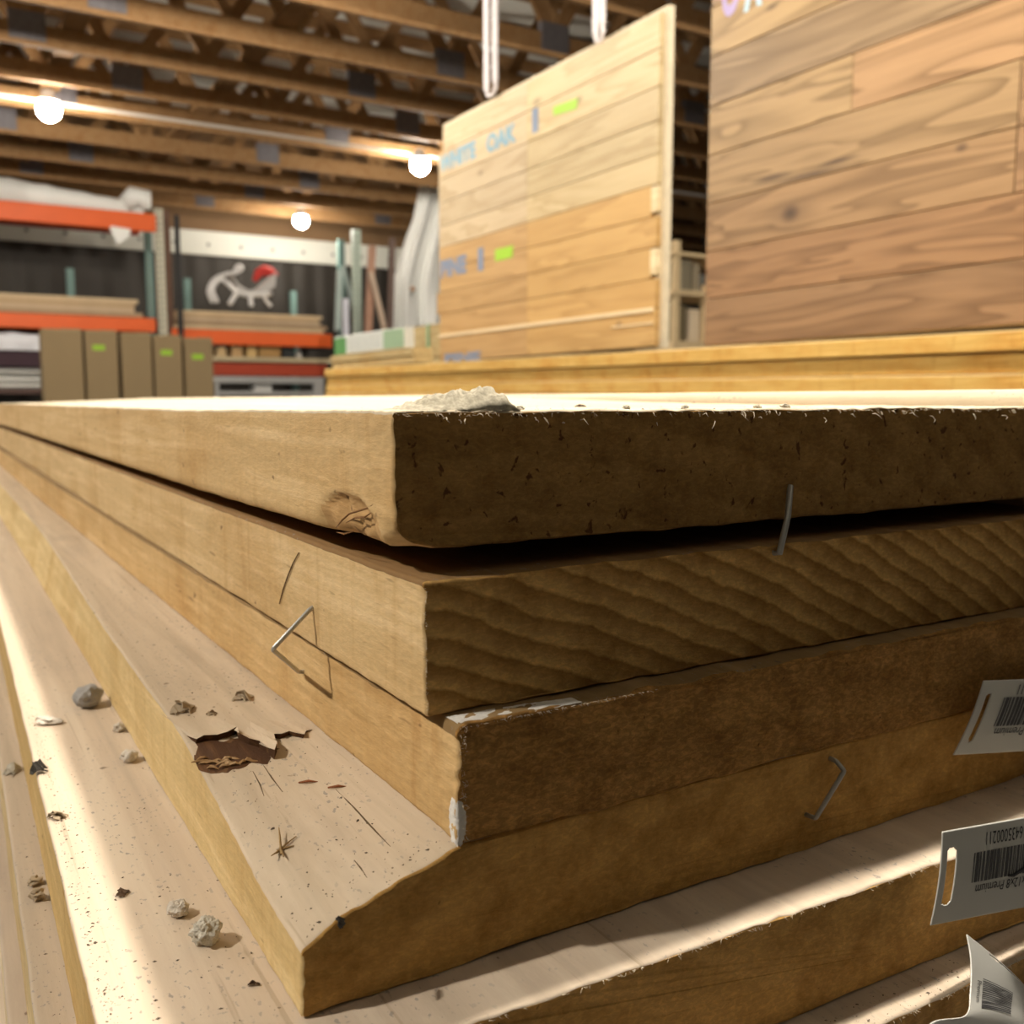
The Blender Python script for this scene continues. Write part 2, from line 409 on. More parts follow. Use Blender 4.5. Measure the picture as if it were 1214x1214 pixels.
def f3(r):
    if r.random() < .5: return (.1268 + r.random() * .002, .2405, r.uniform(-.129, -.094)), (r.uniform(-.6, .6), -.7, r.uniform(-.6, .6))
    return (r.uniform(.127, .2), .2405, -.0942), (r.uniform(-.6, .6), -.7, r.uniform(-.4, .6))
fibres(b3, 'wood_fibres', 260, rn, f3, .00005, .0010)
def f5(r):
    x = r.uniform(.06, .40); return (x, .2183 - .034 * (x - .05), -.1689), (r.uniform(-.8, .8), -.6, r.uniform(-.9, .4))
fibres(b5, 'wood_fibres', 220, rn, f5, .00006, .0012)
def f6(r):
    x = r.uniform(.2, .40); return (x, .1972 - .013 * (x - .05), -.2072), (r.uniform(-.8, .8), -.6, r.uniform(-.9, .4))
fibres(b6, 'wood_fibres', 150, rn, f6, .00006, .0012)
# dark torn outline of the gouge in board 1
m = MB()
for P in ([(398,626),(406,616),(414,609),(424,606),(437,602),(442,598)], [(410,620),(420,614),(432,613),(440,608)], [(399,631),(408,633),(420,630)]):
    m.tube([onX(a_, b_, .1156) for a_, b_ in P], [.0001] + [.00035] * (len(P) - 2) + [.0001], 5)
lab(m.build('gouge_crack', plain('gouge rim wood', (.22, .11, .04), .9, 0, .3, 300), b1, smooth=True), 'dark torn rim of the gouge')

# white end paint on the left corner of board 3
m = MB(); vs = []; nu, nv = 26, 10
for i in range(nu + 1):
    for j in range(nv + 1):
        t = i / nu; z = -.1298 + .0135 * t + .0008 * noise.noise(Vector((j * .9, i * .4, 3)))
        a = j / nv; edge = (.5 + .5 * math.sin(t * math.pi)) 
        ang = -.15 + a * 1.0
        w = .0042 * edge
        if a < .5: P = Vector((.1258 + .0, .2425 + (1 - a * 2) * w, z))
        else: P = Vector((.1258 + (a * 2 - 1) * w * .8, .2406 - .0002, z))
        P += noise.noise_vector(P * 1500) * .00035
        if i in (0, nu) or j in (0, nv): P += Vector((.0008 if j == 0 else 0, .0008 if j == nv else 0, 0))
        vs.append(P)
m.add(vs, [(i*(nv+1)+j, i*(nv+1)+j+1, (i+1)*(nv+1)+j+1, (i+1)*(nv+1)+j) for i in range(nu) for j in range(nv)])
lab(recalc(m.build('paint_light_smear', M['chalkwhite'], b3, smooth=True)), 'chalky white smear on the board corner')

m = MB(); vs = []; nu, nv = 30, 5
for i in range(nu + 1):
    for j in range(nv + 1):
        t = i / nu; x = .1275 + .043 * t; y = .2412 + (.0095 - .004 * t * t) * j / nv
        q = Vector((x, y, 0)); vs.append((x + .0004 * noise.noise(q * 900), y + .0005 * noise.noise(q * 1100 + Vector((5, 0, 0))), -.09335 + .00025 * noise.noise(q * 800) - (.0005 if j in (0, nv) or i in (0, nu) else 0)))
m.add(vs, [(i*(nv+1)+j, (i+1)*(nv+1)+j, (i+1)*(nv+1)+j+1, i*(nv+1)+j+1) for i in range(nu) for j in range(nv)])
lab(m.build('paint_light_smear', M['chalkwhite'], b3, smooth=True), 'chalky pale smear with painted lamp light along the top of the board end')  # chalky strip that also paints the left lamp's light onto the ledge
# checks / cracks cut dark in the side of board 2 (photo shows one slanting crack) as thin inset wedges
darkwood = plain('dark crack wood', (.10, .05, .02), .9, 0, .3, 200)
def crack(parent, pts, w, name='crack'):
    m = MB(); n = len(pts)
    for k, p in enumerate(pts):
        t = 1 - abs(2 * k / (n - 1) - 1); p = Vector(p)
        m.v.append(tuple(p + Vector((-.0001, w * .5 * (.15 + t), 0)))); m.v.append(tuple(p + Vector((.0004, w * .2, 0)))); m.v.append(tuple(p + Vector((-.0001, -w * .5 * (.15 + t), 0))))
    for k in range(n - 1):
        for j in (0, 1): m.f.append([k*3+j, k*3+j+1, k*3+4+j, k*3+3+j]); m.m.append(0)
    return lab(recalc(m.build(name, darkwood, parent)), 'dark slanting crack in the board edge')
crack(b2, [onX(354, 655, .1208), onX(347, 668, .1207), onX(341, 683, .1207), onX(335, 700, .1207), onX(331, 716, .1207)], .00055)

def staple(parent, pts, r, label):
    m = MB(); m.tube(pts, r, 10); o = m.build('staple', M['steel'], parent, smooth=True); return lab(o, label)
def rnd_path(pts, rad=.0012):
    out = [Vector(pts[0])]
    for a, b, c in zip(pts, pts[1:], pts[2:]):
        a, b, c = Vector(a), Vector(b), Vector(c)
        p = b + (a - b).normalized() * rad; q = b + (c - b).normalized() * rad
        out += [p, (p + q + b * 2) / 4, q]
    out.append(Vector(pts[-1])); return out
H = onX(371, 720, .1212); T = onX(323, 770, .1043); E_ = onX(355, 797, .1235)
staple(b2, rnd_path([H + Vector((.004, 0, 0)), H + Vector((-.0005, 0, 0)), T, E_, E_ + Vector((.003, 0, 0))]), .00088, 'bent grey steel staple prised out of the board edge')
A = onY(937, 577, .2591); Bp = onY(934, 612, .2545); Cp = onY(924, 656, .2488)
staple(b1, [A + Vector((0, .006, .0002)), A, Bp, Cp, Cp + Vector((-.0002, .004, -.0003))], .0012, 'steel staple bridging the gap to the board below')
A = onY(991, 902, .2392); Bp = onY(1001, 914, .2355); Cp = onY(967, 970, .2375)
staple(b4, rnd_path([A + Vector((0, .005, 0)), A, Bp, Cp, Cp + Vector((-.0003, .005, -.0003))], .0006), .0009, 'steel staple standing out of the board end')

# price tags ---------------------------------------------------------------
def text_mesh(s, bold=0.0):
    cu = bpy.data.curves.new('tmp', 'FONT'); cu.body = s; cu.size = 1.0; cu.offset = bold; cu.resolution_u = 3
    ob = bpy.data.objects.new('tmp', cu); C.objects.link(ob)
    dg = bpy.context.evaluated_depsgraph_get(); me = bpy.data.meshes.new_from_object(ob.evaluated_get(dg))
    vs = [v.co.copy() for v in me.vertices]; fs = [list(p.vertices) for p in me.polygons]
    bpy.data.objects.remove(ob); bpy.data.meshes.remove(me); bpy.data.curves.remove(cu)
    return vs, fs
def sheet(parent, name, f, nu, nv, hole, mat, thick):
    m = MB(); idx = {}
    for i in range(nu + 1):
        for j in range(nv + 1): m.v.append(tuple(f(i / nu, j / nv)))
    for i in range(nu):
        for j in range(nv):
            if hole((i + .5) / nu, (j + .5) / nv): continue
            m.f.append([i*(nv+1)+j, i*(nv+1)+j+1, (i+1)*(nv+1)+j+1, (i+1)*(nv+1)+j]); m.m.append(0)
    o = m.build(name, mat, parent, smooth=True)
    bm = bmesh.new(); bm.from_mesh(o.data); bmesh.ops.delete(bm, geom=[v for v in bm.verts if not v.link_faces], context='VERTS'); bm.to_mesh(o.data); bm.free()
    s = o.modifiers.new('thickness', 'SOLIDIFY'); s.thickness = thick; s.offset = 0
    return o
def nrm(f, u, v):
    e = .01; a = f(min(1, u + e), v) - f(max(0, u - e), v); b = f(u, min(1, v + e)) - f(u, max(0, v - e))
    n = a.cross(b).normalized()
    return n if n.dot(-f(u, v)) > 0 else -n       # towards the aisle side
def on_tag(f, u, v, off=.00035): return f(u, v) + nrm(f, u, v) * off
def lettering(tagobj, f, s, u0, vb, hu, hv, name='lettering', mat=None, flip=True, maxu=.995):
    vs, fs = text_mesh(s); x1 = max(v.x for v in vs)
    m = MB()
    for v in vs:
        u = u0 + (x1 - v.x) * hu if flip else u0 + v.x * hu
        t = vb - v.y * hv if flip else vb + v.y * hv
        m.v.append(tuple(on_tag(f, min(u, maxu), t)))
    for q in fs:
        m.f.append(q); m.m.append(0)
    return m.build(name, mat or M['ink'], tagobj)
def barcode(tagobj, f, u0, u1, v0, v1, seed=3):
    r = random.Random(seed); m = MB(); u = u0
    while u < u1:
        w = r.choice((.006, .006, .010, .014, .018)); g = r.choice((.004, .005, .007))
        pts = []
        for k in range(5):
            t = v0 + (v1 - v0) * k / 4
            pts += [on_tag(f, min(.99, u), t), on_tag(f, min(.99, u + w), t)]
        m.add(pts, [(2*k, 2*k+1, 2*k+3, 2*k+2) for k in range(4)]); u += w + g
    return m.build('barcode', M['inkgrey'], tagobj)
def slot(u, v, cu=.06, w=.026, v0=.2, v1=.82):
    if abs(u - cu) > w: return False
    r = .05; dv = 0 if v0 + r < v < v1 - r else (v0 + r - v if v < v0 + r else v - v1 + r)
    return (dv / r) ** 2 + ((u - cu) / w) ** 2 < 1
def quad(tl, tr, bl, br, bulge=0.0):
    def f(u, v):
        p = (bl * (1 - u) + br * u) * (1 - v) + (tl * (1 - u) + tr * u) * v
        return p + Vector((0, -bulge * math.sin(math.pi * v), 0))
    return f
# tag on board 3 / 4 joint
y = .2335
fa = quad(onY(1166, 807, y), onY(1345, 800, y + .001), onY(1130, 895, y - .004), onY(1312, 885, y - .004), .001)
t1 = lab(sheet(b3, 'price_tag', fa, 150, 60, lambda u, v: slot(u, v, .055, .013, .17, .82), M['tagwhite'], .0004), 'white plastic price tag, slanting, upside down')
lettering(t1, fa, '816435000211', .22, .93, .048, .20); barcode(t1, fa, .15, .9, .76, .37); lettering(t1, fa, '2x12x8 Premium', .17, .345, .051, .165)
y = .2042
fb = quad(onY(1117, 986, y), onY(1305, 953, y - .002), onY(1103, 1097, y - .003), onY(1292, 1060, y - .004), .001)
t2 = lab(sheet(b5, 'price_tag', fb, 150, 60, lambda u, v: slot(u, v, .058, .026, .2, .82), M['tagwhite'], .0004), 'white plastic price tag with a long slot, upside down')
lettering(t2, fb, '816435000211', .25, .915, .0465, .195); barcode(t2, fb, .185, .9, .72, .40); lettering(t2, fb, '2x12x8 Premium', .215, .365, .048, .15)
m = MB(); m.tube([on_tag(fb, u, v, .0006) for u, v in ((.40, .41), (.43, .40), (.48, .44), (.53, .47), (.60, .52))], [.0004, .0006, .0006, .0005, .0003], 6)
m.build('marker_stroke', M['ink'], t2)
# curled tag on board 6
ctl = [[(1146,1108,.1885),(1176,1132,.1905),(1207,1160,.190),(1222,1178,.189)],
       [(1151,1140,.183),(1174,1152,.186),(1205,1172,.189),(1226,1192,.189)],
       [(1150,1178,.176),(1172,1182,.180),(1202,1192,.186),(1228,1206,.188)],
       [(1144,1204,.168),(1168,1206,.174),(1200,1214,.182),(1230,1228,.187)],
       [(1104,1213,.160),(1140,1240,.166),(1190,1250,.178),(1230,1260,.186)],
       [(1092,1250,.155),(1135,1270,.162),(1188,1280,.176),(1230,1290,.186)]]
ctl = [[onY(*q) for q in r] for r in ctl]
def crm(p, t):
    n = len(p) - 1; x = t * n; i = min(int(x), n - 1); t = x - i
    a, b, c, d = p[max(0, i-1)], p[i], p[i+1], p[min(n, i+2)]
    return .5 * ((2*b) + (c - a) * t + (2*a - 5*b + 4*c - d) * t*t + (3*b - a - 3*c + d) * t*t*t)
def fc(u, v): return crm([crm(r, u) for r in ctl], 1 - v)
t3 = lab(sheet(b6, 'price_tag', fc, 60, 110, lambda u, v: slot(v, u, .965, .014, .30, .93), M['tagwhite'], .0004), 'curled and scuffed white plastic price tag')
m = MB(); r = random.Random(8); v = .72
for k in range(16):
    w = r.choice((.006, .009, .014))
    pts = []
    for j in range(6): pts += [on_tag(fc, .22 + .4 * j / 5, v), on_tag(fc, .22 + .4 * j / 5, v - w)]
    m.add(pts, [(2*j, 2*j+1, 2*j+3, 2*j+2) for j in range(5)]); v -= w + r.choice((.005, .008))
m.build('barcode', M['inkgrey'], t3)
vs, fs = text_mesh('Premium'); m = MB()
for q in vs: m.v.append(tuple(on_tag(fc, .13 + q.y * .10, .70 - q.x * .045)))
for q in fs: m.f.append(q); m.m.append(0)
m.build('lettering', M['inkgrey'], t3)

# torn, lifted grain on board 4 --------------------------------------------
def on4(px, py):
    z = -.135
    for _ in range(12):
        p = onZ(px, py, z); z = top4(p.x - .003 * ease((p.y - .4)), p.y)
    return onZ(px, py, z)
edge = [(222,873),(233,882),(242,879),(258,879),(270,876),(281,871),(284,878),(296,884),(308,887),(318,895),(326,902),(329,893),(327,885),(325,877),(334,877),(343,873),(351,875),(361,876),(363,870),(370,866)]
back = (-.52, .86)
m = MB(); n = len(edge); rows = 7
hs = [.0003,.0022,.0030,.0034,.0036,.0040,.0038,.0036,.0034,.0038,.0052,.0055,.0034,.0030,.0030,.0026,.0026,.0022,.0014,.0004]
for k, (px, py) in enumerate(edge):
    p = on4(px, py)
    hgt = hs[k] * .8
    for j in range(rows + 1):
        t = j / rows
        q = p + Vector((-.004 * t, .034 * t, 0)); z = top4(q.x - .003 * ease(q.y - .4), q.y)
        m.v.append((q.x, q.y, z + hgt * (1 - t) ** 1.6 + .00025 * (1 - t) * noise.noise(q * 900) + .0001 - .0004 * t))
    q = p; z = top4(q.x, q.y); m.v.append((q.x + .0006 * noise.noise(q * 500), q.y + .0012, z - .0005))
rw = rows + 2
for k in range(n - 1):
    for j in range(rows): m.f.append([k*rw+j, (k+1)*rw+j, (k+1)*rw+j+1, k*rw+j+1]); m.m.append(0)
    m.f.append([k*rw, k*rw+rows+1, (k+1)*rw+rows+1, (k+1)*rw]); m.m.append(1)
M['cavity'] = board_side('torn dark grain', (.07, .03, .011), (.16, .075, .028), 9.0, .6)
M['sliver'] = board_side('torn sliver', (.36, .22, .10), (.58, .43, .26), 9.5, .7)
lab(recalc(m.build('lifted_grain', [b4.data.materials[1], M['cavity']], b4)), 'jagged lifted layer of torn grain')
for P in ([(312,907),(322,922),(335,939)], [(300,915),(308,930),(313,944)], [(398,936),(420,958),(440,980),(463,1004)], [(420,1020),(428,1030),(436,1042)]):
    m = MB(); m.tube([on4(*q) + Vector((0, 0, .00005)) for q in P], [.0001] + [.00028] * (len(P) - 2) + [.0001], 5)
    lab(m.build('check', plain('dark check', (.12, .075, .035), .9, 0, .3, 200), b4), 'thin dark check along the grain')
# ragged brown cavity under the lip plus curled slivers
m = MB()
for k in range(17):
    px = rn.uniform(238, 300); t = (px - 232) / 80; py = rn.uniform(901 - 1 * t, 917 - 10 * t)
    p = on4(px, py); L = rn.uniform(.003, .008)
    d = Vector((rn.uniform(.6, 1), rn.uniform(-.7, .0), 0)).normalized()
    pts = [p + d * (L * s) + Vector((0, 0, .0004 + .0012 * math.sin(math.pi * (s + .5)) * rn.random())) for s in (-.5, -.2, .15, .5)]
    m.tube(pts, [.0002, .0006, .0006, .0002], 4)
lab(m.build('splinters', M['sliver'], b4), 'curled brown slivers in the torn patch')
cav = [(231,876),(258,871),(285,870),(312,880),(328,898),(318,906),(300,905),(288,910),(270,916),(250,917),(236,913),(230,900)]
m = MB(); c = on4(275, 899)
ring = [on4(*q) for q in cav]
m.v.append(tuple(c + Vector((0, 0, .0004))))
for q in ring: m.v.append(tuple(q * .5 + c * .5 + Vector((0, 0, .0005)) + noise.noise_vector(q * 700) * .0004))
for q in ring: m.v.append(tuple(q + Vector((0, 0, -.0001))))
k = len(ring)
for i in range(k):
    j = (i + 1) % k
    m.f.append([0, 1 + i, 1 + j]); m.f.append([1 + i, 1 + k + i, 1 + k + j, 1 + j]); m.m += [0, 0]
lab(recalc(m.build('torn_patch', M['cavity'], b4)), 'dark brown torn patch')

# ------------------------------------------------------------------ stones, crumbs, flakes on the boards
def rock(name, loc, size, mat, label, cat, seed, sq=(1, 1, .75), rough=.35, group=None, sub=3, freq=1.6, spikes=0):
    bm = bmesh.new(); bmesh.ops.create_icosphere(bm, subdivisions=sub, radius=1)
    for v in bm.verts:
        q = v.co * freq + Vector((seed * 7.3, seed * 1.9, 0))
        d = 1 + rough * noise.noise(q) + rough * .5 * noise.noise(q * 2.7) + (rough * .35 * noise.noise(q * 6))
        v.co = Vector((v.co.x * sq[0], v.co.y * sq[1], v.co.z * sq[2])) * d * size / 2
    zmin = min(v.co.z for v in bm.verts)
    for v in bm.verts: v.co.z = max(v.co.z - zmin - size * .06, -.0)
    me = bpy.data.meshes.new(name); bm.to_mesh(me); bm.free(); me.materials.append(mat)
    o = bpy.data.objects.new(name, me); C.objects.link(o); o.location = loc; o.rotation_euler.z = seed
    return tag(o, label, cat, group)
def P5(px, py): return onZ(px, py, -.1684)
def P6(px, py): return onZ(px, py, -.2067)
GD = 'loose stones and crumbs on the near stack'
rock('pebble', P5(105, 837), .0165, M['stone'], 'grey rounded pebble on the fifth board beside the waney edge', 'pebble', 1.1, (1, .9, .75), .28)
rock('crumb', P5(57, 857), .011, M['crumb'], 'flat pale crumb at the border of the bright lit strip', 'crumb', 2.2, (1.2, .8, .32), .6)
rock('pebble', P5(141, 867), .0058, M['crumb'], 'small tan crumb just below the grey pebble', 'crumb', 3.1, (1, .9, .7), .5)
rock('pebble', P5(154, 902), .0085, M['crumb'], 'pale grey crumb against the foot of the waney edge', 'crumb', 4.4, (1.1, .9, .62), .4)
rock('crumb', P5(211, 1085), .0072, M['crumb'], 'smaller white crumb next to the rough grey clump', 'crumb', 5.2, (1, .9, .72), .3, None, 4, 1.7)
rock('sawdust_clump', P5(246, 1117), .0090, M['clump'], 'rough grey sawdust clump near the lower end of the fifth board', 'clump', 6.7, (1, .95, .85), .34, None, 4, 1.9)
rock('crumb', P6(42, 1048), .0062, M['flake'], 'brown crumb on the sixth board, upper of the pair at left', 'crumb', 7.3, (1, .9, .5), .6)
rock('crumb', P6(45, 1066), .0064, M['flake'], 'brown crumb on the sixth board, lower of the pair at left', 'crumb', 8.3, (1, .9, .6), .7)
def flake(name, loc, size, mat, label, cat, seed, lift=.35):
    r = random.Random(seed); m = MB(); n = 9; L = Vector(loc)
    for layer in range(3):
        a0 = r.uniform(0, 3); w = r.uniform(.25, .5)
        for k in range(n):
            t = k / (n - 1) - .5; d = Vector((math.cos(a0), math.sin(a0), 0)); s = Vector((-d.y, d.x, 0))
            cz = size * lift * (1 - (2 * t) ** 2) * r.uniform(.5, 1) * (.5 + layer * .4) + .0002
            hw = size * w * (1 - abs(2 * t) ** 1.5) * .5 + size * .02
            for sgn in (-1, 1): m.v.append(tuple(L + d * (t * size) + s * (sgn * hw + r.uniform(-.1, .1) * size) + Vector((0, 0, cz * (1.0 if sgn > 0 else .35)))))
        o = layer * n * 2
        for k in range(n - 1): m.f.append([o+2*k, o+2*k+1, o+2*k+3, o+2*k+2]); m.m.append(0)
    o = m.build(name, mat, None, L); s = o.modifiers.new('thickness', 'SOLIDIFY'); s.thickness = size * .05
    return tag(o, label, cat)
flake('wood_flake', on4(217, 843), .012, M['flake'], 'curled brown wood flake with a raised tip on the fourth board, left of its neighbours', 'flake', 4)
flake('wood_flake', on4(288, 829), .010, M['flake'], 'curled pale wood flake on the fourth board near the third board', 'flake', 9)
flake('wood_flake', on4(251, 847), .0045, M['flake'], 'tiny flake between the two curled flakes on the fourth board', 'flake', 5)
flake('bark_flake', onZ(46, 915, -.1683), .0085, M['black'], 'black husk lying on the left border of the bright strip', 'flake', 6, .6)
flake('wood_flake', P5(68, 969), .008, M['flake'], 'brown flake in the bright lit strip below the black husk', 'flake', 12)
flake('wood_flake', P5(145, 1060), .005, M['darkflake'], 'dark flake in the middle of the fifth board', 'flake', 14)
flake('bark_flake', P5(301, 1168), .0035, M['darkflake'], 'small dark flake near the lower corner of the fourth board', 'flake', 15)
flake('bark_flake', on4(404, 1096), .005, M['black'], 'black bark flake near the sawn end of the fourth board', 'flake', 16)
flake('wood_flake', P6(15, 915), .011, M['clump'], 'grey flake on the sixth board at the far left edge', 'flake', 17)
m = MB(); c = on4(333, 1010)
for dx_, dy_, dz_, L in ((-.004,-.003,.0005,1),(.002,.008,.004,1),(.006,.003,.002,1),(-.001,-.006,.0008,1),(.004,-.001,.001,1)):
    m.tube([c + Vector((-dx_*.3, -dy_*.3, .0005)), c + Vector((dx_*.4, dy_*.4, dz_*.6+.0006)), c + Vector((dx_, dy_, dz_+.0005))], [.0004, .00035, .00015], 5)
tag(m.build('straw_twig', M['twig'], None, c), 'forked dry twig lying on top of the fourth board', 'twig')
# red-brown shreds
for (px, py, lb) in ((366, 929, 'thin red shred on the fourth board just below the torn patch'), (401, 935, 'thin red shred on the fourth board, nearer the third board')):
    c = on4(px, py); m = MB(); m.tube([c + Vector((-.003, .002, .0003)), c + Vector((0, 0, .001)), c + Vector((.003, -.001, .0004))], [.0003, .0005, .0002], 5)
    tag(m.build('bark_shred', plain('red bark', (.28, .10, .04), .8), None, c), lb, 'shred')
# sawdust heap on the near corner of the top board
def top1(x, y): return -.0029 + warp1(x, y, 0)
m = MB(); nx_, ny_ = 54, 16; vs = []
p0 = onZ(452, 486.5, -.0031); p1 = onZ(580, 485.5, -.0031)
for i in range(nx_ + 1):
    for j in range(ny_ + 1):
        s = i / nx_; t = j / ny_
        x = .1165 + .043 * s; y = .2605 + .028 * t - .006 * s
        y = max(y, .2600)
        prof = .0058 * ease(s / .55) * (1 - ease((s - .90) / .10)) * (ease(t / .42) * (1 - .8 * ease((t - .55) / .45))) 
        q = Vector((x, y, 0))
        z = top1(x, y) + prof * (.85 + .5 * noise.noise(q * 300)) + .0007 * noise.noise(q * 1400) * (s * (1 - s) * 4) - .0002
        if s > .5: z += .0012 * ease((s - .52) / .2) * (1 - ease((s - .88) / .12)) * math.sin(math.pi * t)
        vs.append((x + .0004 * noise.noise(q * 900), y, z))
m.add(vs, [(i*(ny_+1)+j, (i+1)*(ny_+1)+j, (i+1)*(ny_+1)+j+1, i*(ny_+1)+j+1) for i in range(nx_) for j in range(ny_)])
o = m.build('sawdust_heap', M['dust'], None, (.135, .265, top1(.135, .265)))
for p in o.data.polygons: p.use_smooth = True
tag(o, 'pale crusty sawdust heap on the near corner of the topmost board', 'sawdust')
tops = [(600, 484, .0028, 'crumb right beside the sawdust heap on the topmost board'), (617, 484.5, .0024, 'second crumb to the right of the sawdust heap on the topmost board'),
        (743, 484, .0028, 'dark crumb on the topmost board above the middle of its sawn end'), (812, 483.5, .0026, 'crumb on the topmost board left of the pair above the steel staple'),
        (897, 483, .0026, 'left crumb of the pair on the topmost board above the steel staple'), (931, 483, .0036, 'right, longer crumb of the pair on the topmost board above the steel staple')]
for i, (px, py, s, lb) in enumerate(tops):
    p = onZ(px, py + 1.5, -.0031)
    p = Vector((p.x, min(max(p.y, .2625), .285), 0)); p.z = top1(p.x, p.y) 
    r_ = ray(px, py); k_ = .268 / r_.y; p = Vector((r_.x * k_, .268, 0)); p.z = top1(p.x, p.y)
    rock('crumb', p, s, M['clump'], lb, 'crumb', 11 + i, (1.3 if i == 5 else 1.1, .9, .5), .6)
p = onZ(688, 478.5, -.0031); r_ = ray(688, 478); k_ = .40 / r_.y; p = Vector((r_.x * k_, .40, 0)); p.z = top1(p.x, p.y)
flake('bark_flake', p, .006, M['darkflake'], 'dark sliver on the topmost board to the right of the sawdust heap', 'flake', 21, .15)
r_ = ray(641, 471); k_ = .75 / r_.y; p = Vector((r_.x * k_, .75, 0)); p.z = top1(p.x, p.y)
flake('wood_flake', p, .018, M['chalkwhite'], 'white paper scrap lying further back on the topmost board', 'scrap', 22, .15)
# grit specks (uncountable)
def specks(name, n, fn, seed, label, mat, s0=.00015, s1=.00042):
    r = random.Random(seed); m = MB()
    for _ in range(n):
        p = fn(r)
        if p is None: continue
        s = r.uniform(s0, s1) * (1 if r.random() < .85 else 1.7); a = r.uniform(0, 3.1)
        d = Vector((math.cos(a), math.sin(a), 0)) * s * r.uniform(.6, 1.8); e = Vector((-d.y, d.x, 0)) * r.uniform(.25, .8)
        m.add([p - d, p - e, p + d, p + e, p + Vector((0, 0, s * .7))], [(0,1,4),(1,2,4),(2,3,4),(3,0,4)])
    o = m.build(name, mat, None, fn(random.Random(1)) or (0, .3, -.16)); o['kind'] = 'stuff'; return tag(o, label, 'grit')
def s5(r):
    y = .25 + r.random() ** 2 * .9; x = .031 + .0155 * (y - .25) + r.random() * .046; return Vector((x, y, -.1685))
specks('grit', 260, s5, 2, 'dark grit specks scattered over the fifth board', M['speck'])
def s5b(r):
    y = .25 + r.random() ** 1.6 * .35; x = .0315 + .0155 * (y - .25) + abs(r.gauss(0, .005)); return Vector((x, y, -.1685))
specks('grit', 420, s5b, 12, 'fine grit along the bright left strip of the fifth board', M['speck'], .00012, .0004)
def s4(r):
    y = .245 + r.random() ** 1.6 * .55; x = .0805 + r.random() * .044; return Vector((x, y, top4(x, y)))
specks('grit', 520, s4, 3, 'dark grit specks scattered over the fourth board', M['speck'], .00015, .00045)
def s1(r):
    x = .118 + r.random() * .3; y = .262 + r.random() ** 2 * .3; return Vector((x, y, top1(x, y) - .0001))
specks('grit', 260, s1, 5, 'grit specks on the topmost board', M['speck'], .00015, .00045)
def s6(r):
    y = .26 + r.random() ** 2 * .5; x = .0185 + .018 * (y - .25) + r.random() * .012; return Vector((x, y, -.2068))
specks('grit', 120, s6, 6, 'grit specks on the sixth board at lower left', M['speck'], .00015, .0004)
def s6f(r):
    x = .24 + r.random() * .15; y = .1985 - .013 * (x - .05) + r.random() * .012; return Vector((x, y, -.2068))
specks('grit', 160, s6f, 7, 'grit specks on the sixth board ledge at lower right', M['speck'], .00012, .0004)
PB, PT, PL = 3.4, 10.5, 9.0; WORLD = .038; EXPO = 0.0
# ------------------------------------------------------------------ building shell
WALLY = 13.0
def corrugated(name, col, f=14.0, horiz=False):
    k = NT(name); o = k.obj(); sx = k.new('ShaderNodeSeparateXYZ'); k.put(sx.inputs[0], o)
    w = k.math('SINE', k.math('MULTIPLY', sx.outputs[0], f * 2 * math.pi / 4))
    n = k.noise(o, 3., 3); c = k.mix(n, tuple(x * .8 for x in col), tuple(x * 1.2 for x in col))
    k.bump(w, .5, .02); return k.fin(c, .6, .1)
M['floor'] = plain('concrete floor', (.085, .08, .074), .8, 0, .15, 2)
M['darkwall'] = corrugated('dark wall panel', (.045, .04, .034))
M['roof'] = plain('white roof insulation', (.62, .62, .57), .7, 0, .12, 1.2)
M['strip'] = plain('white wall strip', (.72, .73, .66), .6, 0, .05, 2)
M['truss'] = board_side('truss lumber', (.27, .155, .068), (.40, .24, .11), 5.0, .75)
M['plate'] = plain('galvanised truss plate', (.16, .15, .16), .55, .3, .3, 30)
def shell(name, a, b, m, mat=None):
    k = MB(); k.box(a, b); return struct(k.build(name, m, None, a))
shell('floor', (-5, -4, FLOOR - .1), (15, WALLY + .1, FLOOR), M['floor'])
shell('ceiling', (-5, -4, 3.46), (15, WALLY + .1, 3.52), M['roof'])
shell('wall_back', (-5, WALLY, FLOOR), (15, WALLY + .1, 3.46), M['darkwall'])
shell('wall_right', (14.0, -4, FLOOR), (14.1, WALLY, 3.46), plain('brown board wall', (.16, .10, .055), .8, 0, .2, 3))
z0 = onY(100, 292, WALLY).z; z1 = onY(100, 262, WALLY).z
m = MB(); m.box((-4.5, WALLY - .05, z0), (13.9, WALLY - .001, z1))
u_ = MB(); u_.box((-4.5, WALLY - .03, z1), (13.9, WALLY - .001, 3.45)); struct(u_.build('trim_2', plain('brown boarding above the strip', (.20, .12, .06), .8, 0, .2, 2), None, (-4.5, WALLY, z1)))
strip_ = struct(m.build('trim_1', M['strip'], None, (-4.5, WALLY, z0)))
m = MB()
for i in range(44):
    x = -3.5 + i * .42; m.tube([(x, WALLY - .052, z0 + .13), (x, WALLY - .062, z0 + .13)], .022, 8)
o = m.build('fastener_row', plain('screw head', (.18, .18, .17), .5), strip_); o['kind'] = 'stuff'

